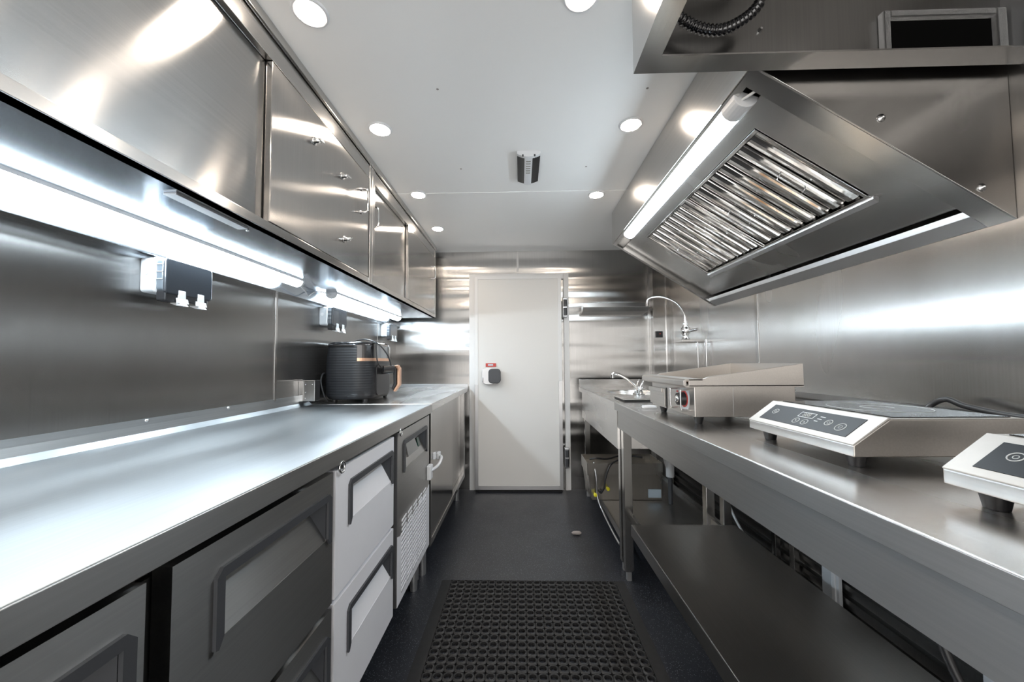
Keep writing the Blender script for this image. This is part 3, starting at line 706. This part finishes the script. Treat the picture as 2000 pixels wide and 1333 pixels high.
# ------------------------------------------------------------------ workbench (right)
t = thing('workbench', (.82, 1.0, 0), 'long steel workbench with an undershelf along the right wall', 'workbench')
BX0, BX1, BY0, BY1 = .493, 1.15, -.45, 1.985
MB().box(BX0+.002, BX1, BY0, BY1, .862, .9).build('bench_top', 'top_right', t, .0015)
MB().box(BX0-.0005, BX0+.0015, BY0, BY1, .8615, .8985).build('front_rim', 'edge', t, .0008)
MB().box(BX0+.016, BX0+.02, BY0, BY1-.005, .766, .862).box(BX0+.02, BX1-.02, BY1-.009, BY1-.005, .766, .862).build('apron', 'edge', t)
MB().box(BX1-.03, BX1-.026, BY0, BY1-.02, .80, .862).build('rear_apron', 'edge', t)
s = MB().box(.522, 1.01, BY0, 1.82, .318, .335).box(.520, .524, BY0, 1.82, .284, .3352)
s.build('undershelf', 'shelf', t)
MB().box(.5235, .5255, BY0, 1.818, .3352, .3362).build('shelf_lip', 'alu', t)
for x, y in ((.523, 1.955), (.93, 1.945), (.523, .0), (.93, .0)):
    l = MB().box(x, x+.042, y-.02, y+.022, .05, .863).build('leg', 'frame', t, .002)
    MB().box(x+.008, x+.034, y-.012, y+.014, 0, .05).build('foot', 'alu', l, .003)
for x in (.555, .94): MB().box(x, x+.017, 1.8, 1.95, .29, .33).build('shelf_bracket', 'frame', t)

# ------------------------------------------------------------------ griddle
t = thing('electric_griddle', (.75, 1.46, .9), 'stainless electric griddle with a high splash guard on the right workbench', 'griddle')
GX0, GX1, GY0, GY1 = .578, .91, 1.258, 1.655
MB().box(GX0, GX1, GY0, GY1, .928, 1.03).build('body', 'griddle', t, .002)
MB().box(GX0+.1275, GX0+.129, GY0-.001, GY0, .93, 1.03).build('side_seam', 'alu', t)
MB().box(.60, .90, 1.29, 1.62, 1.03, 1.04).build('hot_plate', 'plate', t)
for (ya, yb) in ((GY0-.012, GY0-.008), (GY1+.008, GY1+.012)):
    MB().prism([(.555, 1.03), (.930, 1.03), (.930, 1.105), (.62, 1.062), (.60, 1.055), (.555, 1.055)], 'y', ya, yb).build('side_guard', 'griddle', t, .001)
MB().box(.926, .93, GY0-.01, GY1+.01, 1.03, 1.105).build('back_guard', 'griddle', t, .001)
MB().box(.545, .93, GY0-.012, GY1+.012, 1.028, 1.034).build('deck', 'griddle', t)
MB().prism([(.545, 1.028), (.538, 1.034), (.538, 1.05), (.545, 1.056), (.602, 1.056), (.602, 1.05), (.548, 1.05), (.548, 1.028)], 'y', GY0-.012, GY1+.012).build('front_lip', 'griddle', t, .001)
dw = MB().box(GX0-.006, GX0-.0005, 1.50, 1.665, .935, 1.005).box(GX0-.012, GX0-.006, 1.52, 1.665, .99, 1.006).build('grease_drawer', 'griddle', t, .001)
MB().box(GX0-.002, GX0-.0003, 1.490, 1.496, .93, 1.01).build('drawer_gap', 'gasket', t)
MB().lathe((GX0-.0005, 1.335, .982), [(.030, 0), (.030, -.001)], 28, 'x').build('dial_ring', 'red', t)
MB().prism([(a, b) for a, b in rrect(1.335, .982, .085, .075, .03, 5)], 'x', GX0-.0004, GX0).build('dial_plate', 'print', t)
kn = MB().lathe((GX0-.001, 1.335, .982), [(.024, 0), (.022, -.012), (.021, -.024), (.001, -.0245)], 24, 'x').build('dial', 'black_plastic', t)
MB().lathe((GX0-.0256, 1.335, .982), [(.012, 0), (.011, -.003), (.001, -.0035)], 20, 'x').build('dial_cap', 'chrome', kn)
for i in range(5):
    MB().box(GX0-.001, GX0-.0003, 1.385, 1.398, .957+i*.011, .963+i*.011).build('printed_mark', 'red', t)
for y in (1.372, 1.285):
    MB().tube(smooth_path([(GX0, y, .948), (GX0-.028, y, .948), (GX0-.034, y, .956), (GX0-.034, y, 1.010), (GX0-.028, y, 1.016), (GX0, y, 1.016)], 5), .0028, 8).build('dial_guard', 'screw', t)
for x, y in ((.61, 1.30), (.88, 1.30), (.61, 1.61), (.88, 1.61)):
    MB().cyl((x, y, .9005), (x, y, .929), .011, .018).build('foot', 'black_plastic', t)
tag(MB().box(.555, .615, 1.70, 1.735, .9005, .913).build('plastic_block', 'white_plastic', bevel=.004), 'small white plastic block on the bench beside the far end of the griddle', 'block')

# ------------------------------------------------------------------ induction cookers
def cooker(y0, label):
    W = .33; x0 = .645; xt = .716; x1 = .972; z0 = .926; z1 = 1.0; zl = .948
    t = thing('induction_cooker', ((x0+x1)/2, y0+W/2, .9), label, 'induction cooker', 'induction cookers on the right workbench')
    y1 = y0+W
    MB().prism([(x0, z0), (x1, z0), (x1, z1-.002), (xt, z1-.002), (x0, zl)], 'y', y0, y1).build('casing', 'cooker', t, .002)
    MB().box(xt+.002, x1-.0005, y0+.0005, y1-.0005, z1-.002, z1).build('top_frame', 'alu_face', t)
    g = MB().box(xt+.016, x1-.012, y0+.012, y1-.012, z1, z1+.002).build('ceramic_glass', 'glass_top', t, .0006)
    cx_, cy_ = (xt+x1)/2+.002, (y0+y1)/2
    MB().tube(arc((cx_, cy_, z1+.0021), .092, 0, 2*PI*63/64, 63, 'xy'), .0007, 4, closed=True).tube(arc((cx_, cy_, z1+.0021), .03, 0, 2*PI*31/32, 31, 'xy'), .0007, 4, closed=True).build('zone_print', 'print', g)
    a = Vector((x0, 0, zl)); b_ = Vector((xt, 0, z1)); sl = (b_-a); Ls = sl.length; u = sl.normalized(); nrm = Vector((-u.z, 0, u.x))
    def S(y, d, h): p = a+u*d+nrm*h; return (p.x, y, p.z)
    def pan(ya, yb, d0, d1, h0, h1, nm, mt, par, bv=0):
        return MB().hexa([S(ya, d0, h0), S(yb, d0, h0), S(yb, d1, h0), S(ya, d1, h0)], [S(ya, d0, h1), S(yb, d0, h1), S(yb, d1, h1), S(ya, d1, h1)]).build(nm, mt, par, bv)
    pan(y0, y1, .0, Ls, -.001, .0025, 'fascia', 'alu_face', t, .001)
    cp_ = pan(y0+.03, y1-.03, .015, Ls-.015, .0025, .0035, 'control_panel', 'panel_dark', t)
    def ringp(y, d, r, nm='button'):
        c = Vector(S(y, d, .0037)); pts = [c+(Vector((0, 1, 0))*math.cos(2*PI*k/28)+u*math.sin(2*PI*k/28))*r for k in range(28)]
        pts2 = [c+(Vector((0, 1, 0))*math.cos(2*PI*k/16)+u*math.sin(2*PI*k/16))*r*.38 for k in range(16)]
        return MB().tube(pts, .0009, 5, closed=True).tube(pts2, .0006, 4, closed=True).build(nm, 'print', cp_)
    def tri(y, d, s, dn):
        c = [S(y-s, d-s*.6*dn, .0037), S(y+s, d-s*.6*dn, .0037), S(y, d+s*.8*dn, .0037)]
        e_ = [S(y-s, d-s*.6*dn, .0042), S(y+s, d-s*.6*dn, .0042), S(y, d+s*.8*dn, .0042)]
        MB().add(c+e_, [(0, 1, 2), (3, 4, 5), (0, 1, 4, 3), (1, 2, 5, 4), (2, 0, 3, 5)]).build('arrow', 'print', cp_)
    md = Ls*.5
    ringp(y0+.062, md-.006, .011, 'power_button'); ringp(y0+.098, md, .0085); ringp(y1-.058, md+.004, .0085)
    for y, dn in ((y0+.155, 1), (y0+.182, -1)):
        c = Vector(S(y, md-.013, .0037)); MB().tube([c+(Vector((0, 1, 0))*math.cos(2*PI*k/24)+u*math.sin(2*PI*k/24))*.0085 for k in range(24)], .0009, 5, closed=True).build('button', 'print', cp_)
        tri(y, md-.013, .003, dn)
    ds = pan(y0+.146, y0+.192, md+.001, md+.019, .0035, .0042, 'display', 'print', cp_)
    di = pan(y0+.148, y0+.190, md+.003, md+.017, .0042, .0045, 'display_face', 'panel_dark', cp_)
    text_mesh('display_digits', '888', .016, 'lcd', cp_, S(y0+.169, md+.0098, .0048), (0, -1, 0), u, .0002)
    for i in range(3): MB().hexa([S(y0+.118+.004*i, md+.012-i*.008, .0037), S(y0+.132+.002*i, md+.012-i*.008, .0037), S(y0+.132+.002*i, md+.014-i*.008, .0037), S(y0+.118+.004*i, md+.014-i*.008, .0037)],
                                [S(y0+.118+.004*i, md+.012-i*.008, .004), S(y0+.132+.002*i, md+.012-i*.008, .004), S(y0+.132+.002*i, md+.014-i*.008, .004), S(y0+.118+.004*i, md+.014-i*.008, .004)]).build('printed_mark', 'print', cp_)
    for x in (x0+.035, x1-.04):
        for y in (y0+.035, y1-.035):
            MB().cyl((x, y, .9005), (x, y, z0+.001), .013, .018, 20).build('foot', 'black_plastic', t)
    return t
cooker(.744, 'farther induction cooker with a dark digital control panel, beside the griddle')
cooker(.262, 'nearer induction cooker, cut off by the right edge of the photo')
tag(MB().tube(smooth_path([(1.0, .98, .915), (1.10, 1.06, .93), (1.19, 1.13, .965), (1.215, 1.10, 1.0), (1.22, 1.05, .985), (1.235, .95, .97), (1.24, .75, .972), (1.24, .45, .975), (1.24, .1, .975)]), .008, 10).build('power_cable', 'black_plastic'), 'thick black power cable looping up behind the farther induction cooker', 'cable')
tag(MB().tube(smooth_path([(.93, 1.30, .915), (1.06, 1.36, .905), (1.16, 1.38, .925), (1.215, 1.36, .95), (1.225, 1.30, .93), (1.235, 1.2, .91)]), .006, 10).build('power_cable', 'black_plastic'), 'black power cable curling out behind the griddle', 'cable')

# ------------------------------------------------------------------ under the right bench
t = thing('grease_trap', (.72, 2.75, .17), 'rectangular steel grease trap tank under the sink with yellow caps', 'tank')
ty0, ty1, tx0, tx1 = 2.58, 2.84, .45, .965
bt = MB().hexa([(tx0+.03, ty0+.01, .171), (tx1-.012, ty0+.01, .171), (tx1-.012, ty1, .171), (tx0+.03, ty1, .171)], [(tx0+.008, ty0+.005, .345), (tx1-.008, ty0+.005, .345), (tx1-.008, ty1, .345), (tx0+.008, ty1, .345)])
bt.build('tank', 'tank', t, .002)
MB().box(tx0, tx1, ty0, ty0+.004, .34, .42).box(tx0, tx0+.004, ty0, ty1, .34, .42).box(tx1-.004, tx1, ty0, ty1, .34, .42).box(tx0, tx1, ty1-.004, ty1, .34, .42).box(tx0+.004, tx1-.004, ty0+.004, ty1-.004, .375, .38).build('rim', 'tank', t, .001)
for x, z in ((.498, .215), (.583, .255)):
    c = MB().lathe((x, ty0+.012, z), [(.008, -.045), (.012, -.04), (.012, -.025), (.007, -.02), (.007, 0)], 14, 'y').build('cap', 'yellow', t)
MB().lathe((.535, ty0+.006, .235), [(.014, 0), (.011, -.03)], 14, 'y').build('cable_gland', 'black_plastic', t)
MB().box(.86, .945, ty0-.001, ty0+.006, .19, .245).build('rating_label', 'label', t)
tag(MB().tube(smooth_path([(.535, 2.55, .235), (.555, 2.545, .27), (.565, 2.55, .33), (.60, 2.56, .41), (.66, 2.6, .435), (.8, 2.7, .44)]), .006, 8)
    .tube(smooth_path([(.48, 2.65, .43), (.52, 2.62, .445), (.6, 2.64, .435), (.72, 2.68, .45), (.85, 2.66, .44)]), .006, 8).build('power_cable', 'black_plastic'), 'black cable coiled on top of the grease trap and into its front', 'cable')
tag(MB().tube(smooth_path([(.5, 2.61, .42), (.505, 2.56, .33), (.51, 2.55, .2), (.53, 2.45, .13), (.535, 2.25, .11), (.536, 2.1, .11)]), .006, 8).build('drain_hose', 'alu'), 'thin grey hose running down the grease trap front and along the sink shelf edge', 'hose')
t = thing('waste_pipe', (1.0, 2.5, .35), 'white plastic U-bend waste pipe under the sink', 'pipe')
MB().tube(smooth_path([(.99, 2.60, .64), (.985, 2.585, .54), (.98, 2.56, .46), (.983, 2.53, .41)], 6), .022, 14).build('pipe', 'pvc', t)
MB().cyl((.985, 2.52, .46), (.985, 2.52, .35), .028, .026).cyl((.985, 2.52, .46), (.985, 2.52, .475), .034).build('bottle_trap', 'pvc', t)
MB().cyl((.985, 2.52, .352), (.985, 2.52, .171), .014).build('outlet', 'grey_plastic', t)
tag(MB().tube(smooth_path([(1.293, 2.33, .62), (1.25, 2.325, .56), (1.245, 2.31, .40), (1.22, 2.28, .32), (1.21, 2.20, .24), (1.20, 2.08, .17), (1.2, 2.02, .10)]), .007, 8).build('white_cable', 'white_plastic'), 'white cable hanging down the lower wall behind the sink unit', 'cable')
for (y, lb) in ((1.925, 'first upright steel angle on the lower right wall behind the bench leg'), (1.80, 'second upright steel angle on the lower right wall behind the bench')):
    tag(MB().box(1.255, 1.28, y-.015, y+.015, 0, .86).build('steel_angle', 'frame', bevel=.001), lb, 'upright', 'steel angles on the lower right wall')
for (y, w_, lb) in ((1.60, .085, 'small pale panel on the lower wall beneath the plugged sockets'), (1.03, .125, 'larger pale ribbed panel on the lower wall under the workbench')):
    t = thing('wall_panel', (1.27, y, .05), lb, 'panel', 'pale panels on the lower wall')
    MB().box(1.268, 1.282, y-w_/2, y+w_/2, .03, .62).build('sheet', 'socket_grey', t, .002)
    MB().box(1.262, 1.268, y-w_/2+.012, y-w_/2+.03, .03, .62).build('rib', 'white_plastic', t, .002)
for (y, lb) in ((1.62, 'farther white plug under the workbench apron'), (1.47, 'nearer white plug under the workbench apron')):
    t = thing('wall_plug', (1.17, y, .30), lb, 'plug', 'plugs below the workbench')
    MB().prism(rrect(1.20, y, .05, .055, .018, 4), 'z', .315, .40).build('plug_body', 'white_plastic', t, .006)
    MB().box(1.215, 1.268, y-.04, y+.04, .36, .46).build('socket_face', 'black_plastic', t, .004)
    MB().tube(smooth_path([(1.19, y+.02, .35), (1.18, y+.07, .345), (1.20, y+.12, .35)]), .006, 8).build('cord', 'white_plastic' if y > 1.5 else 'black_plastic', t)
tag(MB().tube(smooth_path([(.90, .9, .78), (.90, .88, .62), (.905, .84, .48), (.915, .80, .40), (.93, .78, .345)]), .009, 10).build('hanging_cable', 'black_plastic'), 'black cable hanging from the bench down to the undershelf at lower right', 'cable')

# ------------------------------------------------------------------ extraction hood
HX0, HX1, HY0, HY1 = .62, 1.279, .97, 2.47
HZ0, HZ1 = 1.9, 1.475                                  # mouth height at the front and at the wall
def mz(x): return HZ0+(HZ1-HZ0)*(x-HX0)/(HX1-HX0)
t = thing('extraction_hood', ((HX0+HX1)/2, (HY0+HY1)/2, HZ1), 'large slanted stainless extraction hood on the right wall with baffle filters', 'extractor hood')
MB().box(HX0, HX0+.004, HY0, HY1, HZ0, ZC-.001).build('front_fascia', 'hood', t, .001)
def endp(y0, y1, nm='end_panel'):
    return MB().prism([(HX0+.004, HZ0), (HX1, HZ1), (HX1, ZC-.001), (HX0+.004, ZC-.001)], 'y', y0, y1).build(nm, 'hood', t, .001)
ep = endp(HY0, HY0+.004); endp(HY1-.004, HY1)
for x, z in ((.949, 1.748), (1.194, 1.558)):
    MB().lathe((x, HY0, z), [(.011, 0), (.010, -.003), (.004, -.004), (.0035, -.009), (.001, -.0095)], 12, 'y').build('screw', 'screw', ep)
lp = MB()
def lipq(xa, xb, ya, yb, h=.014): lp.hexa([(xa, ya, mz(xa)), (xb, ya, mz(xb)), (xb, yb, mz(xb)), (xa, yb, mz(xa))], [(xa, ya, mz(xa)+h), (xb, ya, mz(xb)+h), (xb, yb, mz(xb)+h), (xa, yb, mz(xa)+h)])
lipq(HX0+.004, HX1, HY0+.004, HY0+.06); lipq(HX0+.004, HX1, HY1-.03, HY1-.004); lipq(HX0+.004, HX0+.022, HY0+.06, HY1-.03)
lp.build('mouth_lip', 'hood', t)
lp = MB(); lipq(HX1-.045, HX1, HY0+.06, HY1-.03, .02); lp.build('rear_lip', 'alu', t, .001)
OFF = .03
def pz(x): return mz(x)+OFF
dk = MB()
def deck(xa, xb, ya, yb, mb=None, off=0, h=.004):
    mb = mb or dk
    mb.hexa([(xa, ya, pz(xa)+off), (xb, ya, pz(xb)+off), (xb, yb, pz(xb)+off), (xa, yb, pz(xa)+off)], [(xa, ya, pz(xa)+off+h), (xb, ya, pz(xb)+off+h), (xb, yb, pz(xb)+off+h), (xa, yb, pz(xa)+off+h)])
deck(.735, 1.10, HY0+.004, 1.16); deck(.735, 1.10, 2.17, HY1-.004); deck(.70, .735, HY0+.004, HY1-.004); deck(.735, .745, 1.16, 2.17)
dk.build('blanking_panel', 'hood_in', t)
tr = MB(); deck(1.10, 1.235, HY0+.004, HY1-.004, tr, .006)
tr.build('grease_trough', 'hood_in', t)
tr = MB(); deck(1.095, 1.112, 1.155, 2.175, tr, -.010, .016); tr.build('filter_rail', 'alu', t)
MB().box(HX0+.004, .70, HY0+.004, HY1-.004, 1.915, 1.919).box(.70, .704, HY0+.004, HY1-.004, 1.885, 1.919).build('lamp_channel', 'hood', t)
# baffle filters: things that lift out
u = Vector((1.10-.745, 0, pz(1.10)-pz(.745))); FL = u.length; u.normalize(); nn = Vector((-u.z, 0, u.x))  # nn points up
def filt(y0, y1, label):
    f_ = thing('baffle_filter', (.92, (y0+y1)/2, pz(.92)), label, 'grease filter', 'baffle filters in the hood')
    base = Vector((.747, 0, pz(.747)))
    def Q(d, y, h): p = base+u*d+nn*h; return (p.x, y, p.z)
    def bar(d0, d1, ya, yb, h0, h1, mb): mb.hexa([Q(d0, ya, h0), Q(d1, ya, h0), Q(d1, yb, h0), Q(d0, yb, h0)], [Q(d0, ya, h1), Q(d1, ya, h1), Q(d1, yb, h1), Q(d0, yb, h1)])
    L_ = FL-.008
    fr = MB(); bar(0, .012, y0, y1, -.004, .03, fr); bar(L_-.008, L_, y0, y1, -.001, .03, fr); bar(.012, L_-.008, y0, y0+.012, -.004, .03, fr); bar(.012, L_-.008, y1-.012, y1, -.004, .03, fr)
    bar(.012, L_-.008, y0+.012, y1-.012, .036, .038, fr)
    fr.build('filter_frame', 'baffle', f_, .001)
    n = 8; pitch = (y1-y0-.024)/n
    for i in range(n):
        yc = y0+.012+pitch*(i+.5); w_ = pitch*.40
        mb = MB(); k = 7; prof = []
        for j in range(k+1):
            a = PI*j/k; prof.append((yc-w_*math.cos(a)*1.0, .004-.010*math.sin(a)**.7))
        prof2 = [(y, h+.0015) for y, h in prof][::-1]
        poly = [(yc-w_, .022)]+prof+[(yc+w_, .022), (yc+w_-.0015, .022)]+[(min(max(y, yc-w_+.0015), yc+w_-.0015), h) for y, h in prof2]+[(yc-w_+.0015, .022)]
        m2 = len(poly); va = [Q(.014, y, h) for y, h in poly]; vb = [Q(L_-.022, y, h) for y, h in poly]
        mb.add(va+vb, [tuple(range(m2)), tuple(range(m2, 2*m2))[::-1]]+[(q, (q+1) % m2, m2+(q+1) % m2, m2+q) for q in range(m2)])
        mb.build('baffle', 'baffle', f_)
    bk = MB()
    for i in range(n+1):
        yc = y0+.012+pitch*i
        bar(.012, L_-.01, max(yc-pitch*.3, y0+.012), min(yc+pitch*.3, y1-.012), .026, .028, bk)
    bk.build('rear_baffles', 'hood_in', f_)
    for (ya) in (y0+.10, y1-.10):
        pts = smooth_path([Q(L_*.42, ya, .006), Q(L_*.42, ya, -.022), Q(L_*.45, ya, -.028), Q(L_*.62, ya, -.028), Q(L_*.65, ya, -.022), Q(L_*.65, ya, .006)], 4)
        MB().tube(pts, .002, 6).build('wire_handle', 'screw', f_)
filt(1.163, 1.663, 'nearer stainless baffle filter in the hood, with two wire handles')
filt(1.667, 2.167, 'farther stainless baffle filter in the hood, with two wire handles')
batten(.668, 1.07, 2.24, 1.898, 'lit LED batten inside the front edge of the extraction hood', tilt=-.35, k=1.2)
tag(MB().tube(smooth_path([(.655, 1.075, 1.88), (.66, 1.05, 1.875), (.68, 1.02, 1.88), (.70, 1.0, 1.893), (.70, .985, 1.90)]), .004, 8).build('lamp_cable', 'white_plastic'), 'short white cable at the near end of the hood lamp', 'cable')

# duct box hanging at the ceiling, nearer than the hood
t = thing('duct_box', (.79, .5, 1.865), 'open-bottomed steel duct box hanging from the ceiling at top right', 'duct box')
KX0, KX1, KY0, KY1, KZ = .30, 1.279, -.35, .945, 1.865
MB().box(KX0, KX0+.004, KY0, KY1, KZ, ZC-.001).box(KX0+.004, KX1, KY1-.004, KY1, KZ, ZC-.001).box(KX0+.004, KX1, KY0, KY0+.004, KZ, ZC-.001).build('side_walls', 'hood', t)
MB().box(KX0+.004, KX0+.052, KY0+.004, KY1-.004, KZ, KZ+.004).box(KX0+.052, KX1, KY1-.055, KY1-.004, KZ, KZ+.004).box(KX1-.05, KX1, KY0+.004, KY1-.055, KZ, KZ+.004).build('bottom_flange', 'hood', t)
MB().box(KX0+.004, KX1, KY0+.004, KY1-.004, 2.045, 2.049).build('inner_top', 'lower', t)
MB().box(KX0+.05, KX1-.05, KY1-.012, KY1-.006, KZ+.004, 2.045).build('inner_wall', 'lower', t)
MB().box(.93, 1.19, KY1-.018, KY1-.012, 1.86+.012, 1.975).build('duct_opening_shade', 'dark_hole', t)  # near-black sheet on the wall, painting the shade inside the duct hole
fo = MB().box(.915, .932, KY1-.03, KY1-.012, 1.87, 1.99).box(1.19, 1.215, KY1-.03, KY1-.012, 1.87, 1.99).box(.932, 1.19, KY1-.03, KY1-.012, 1.972, 1.99)
fo.build('foil_tape', 'foil', t, .003)
MB().box(1.222, 1.24, KY1-.08, KY1-.012, 1.87, 2.044).build('cable_tray', 'alu', t)
MB().lathe((.62, KY1-.012, 1.962), [(.006, 0), (.003, -.008)], 10, 'y').build('bolt', 'screw', t)
hose = smooth_path([(.362, .70, 2.0), (.37, .86, 1.975), (.42, .885, 1.94), (.49, .885, 1.922), (.55, .88, 1.945), (.58, .87, 1.975), (.57, .86, 2.0), (.52, .85, 2.01), (.44, .85, 2.008), (.37, .84, 2.0), (.362, .7, 2.005)], 16)
hb = MB()
dist = []
hr = []
# corrugation: alternate radii along an evenly resampled path
def resample(pts, step):
    out = [pts[0]]; acc = 0
    for a, b_ in zip(pts, pts[1:]):
        L_ = (b_-a).length; p = step-acc
        while p < L_: out.append(a+(b_-a)*(p/L_)); p += step
        acc = (acc+L_) % step if L_ else acc
    return out
hp = resample(hose, .0026)
hb.tube(hp, .013, 12, rs=[.0135 if (i//2) % 2 else .0105 for i in range(len(hp))])
tag(hb.build('corrugated_conduit', 'gloss_black'), 'looped black corrugated conduit inside the duct box at top right', 'conduit')

# ------------------------------------------------------------------ rubber mat with real holes
def rubber_mat():
    x0, x1, y0, y1 = -.41, .515, .42, 1.94; bw = .05; bwy = .014; p = .0372; H = .013
    nx = int((x1-x0-2*bw)/p+.5); px = (x1-x0-2*bw)/nx; ny = int((y1-y0-2*bwy)/p+.5); py = (y1-y0-2*bwy)/ny
    mb = MB()
    # bevelled border
    ix0, ix1, iy0, iy1 = x0+bw, x1-bw, y0+bwy, y1-bwy
    o = [(x0, y0, .001), (x1, y0, .001), (x1, y1, .001), (x0, y1, .001)]; i_ = [(ix0, iy0, H*.85), (ix1, iy0, H*.85), (ix1, iy1, H*.85), (ix0, iy1, H*.85)]
    bd = [(ix0, iy0, .0005), (ix1, iy0, .0005), (ix1, iy1, .0005), (ix0, iy1, .0005)]
    for k in range(4):
        j = (k+1) % 4
        mb.add([o[k], o[j], i_[j], i_[k], bd[k], bd[j]], [(0, 1, 2, 3), (3, 2, 5, 4)])
    n = 16; r = .0132; c_ = .006
    ang = [2*PI*k/n for k in range(n)]
    def sqp(a):
        cx_, sy_ = math.cos(a), math.sin(a); hx, hy = px/2, py/2
        s_ = min(hx/abs(cx_) if abs(cx_) > 1e-6 else 9, hy/abs(sy_) if abs(sy_) > 1e-6 else 9, (hx+hy-c_)/(abs(cx_)+abs(sy_)))
        return cx_*s_, sy_*s_
    sq = [sqp(a) for a in ang]
    for iy in range(ny):
        for ix in range(nx):
            cx_ = ix0+px*(ix+.5); cy_ = iy0+py*(iy+.5)
            rings = [[(cx_+r*math.cos(a), cy_+r*math.sin(a), .001) for a in ang], [(cx_+r*math.cos(a), cy_+r*math.sin(a), H-.001) for a in ang], [(cx_+(r+.001)*math.cos(a), cy_+(r+.001)*math.sin(a), H) for a in ang],
                     [(cx_+(r+.0028)*math.cos(a), cy_+(r+.0028)*math.sin(a), H-.0005) for a in ang], [(cx_+s[0], cy_+s[1], H-.0035) for s in sq], [(cx_+s[0], cy_+s[1], .001) for s in sq]]
            mb.loft(rings, smooth=False, cap=False)
    me_o = mb.build('rubber_mat', 'mat')
    return tag(me_o, 'black rubber anti-fatigue mat with round holes on the aisle floor', 'mat')
rubber_mat()
bm_ = MB(); rings = []
for i, (q, rr) in enumerate(((0, .004), (.01, .012), (.03, .014), (.05, .012), (.062, .004))):
    rings.append([(.32+q, 2.45+rr*math.cos(a)*(1+.2*math.sin(3*a+i)), .013+rr*math.sin(a)*.85) for a in [2*PI*k/10 for k in range(10)]])
bm_.loft(rings)
tag(bm_.build('debris', 'grey_lump'), 'small grey lump lying on the dark floor right of the aisle', 'debris')
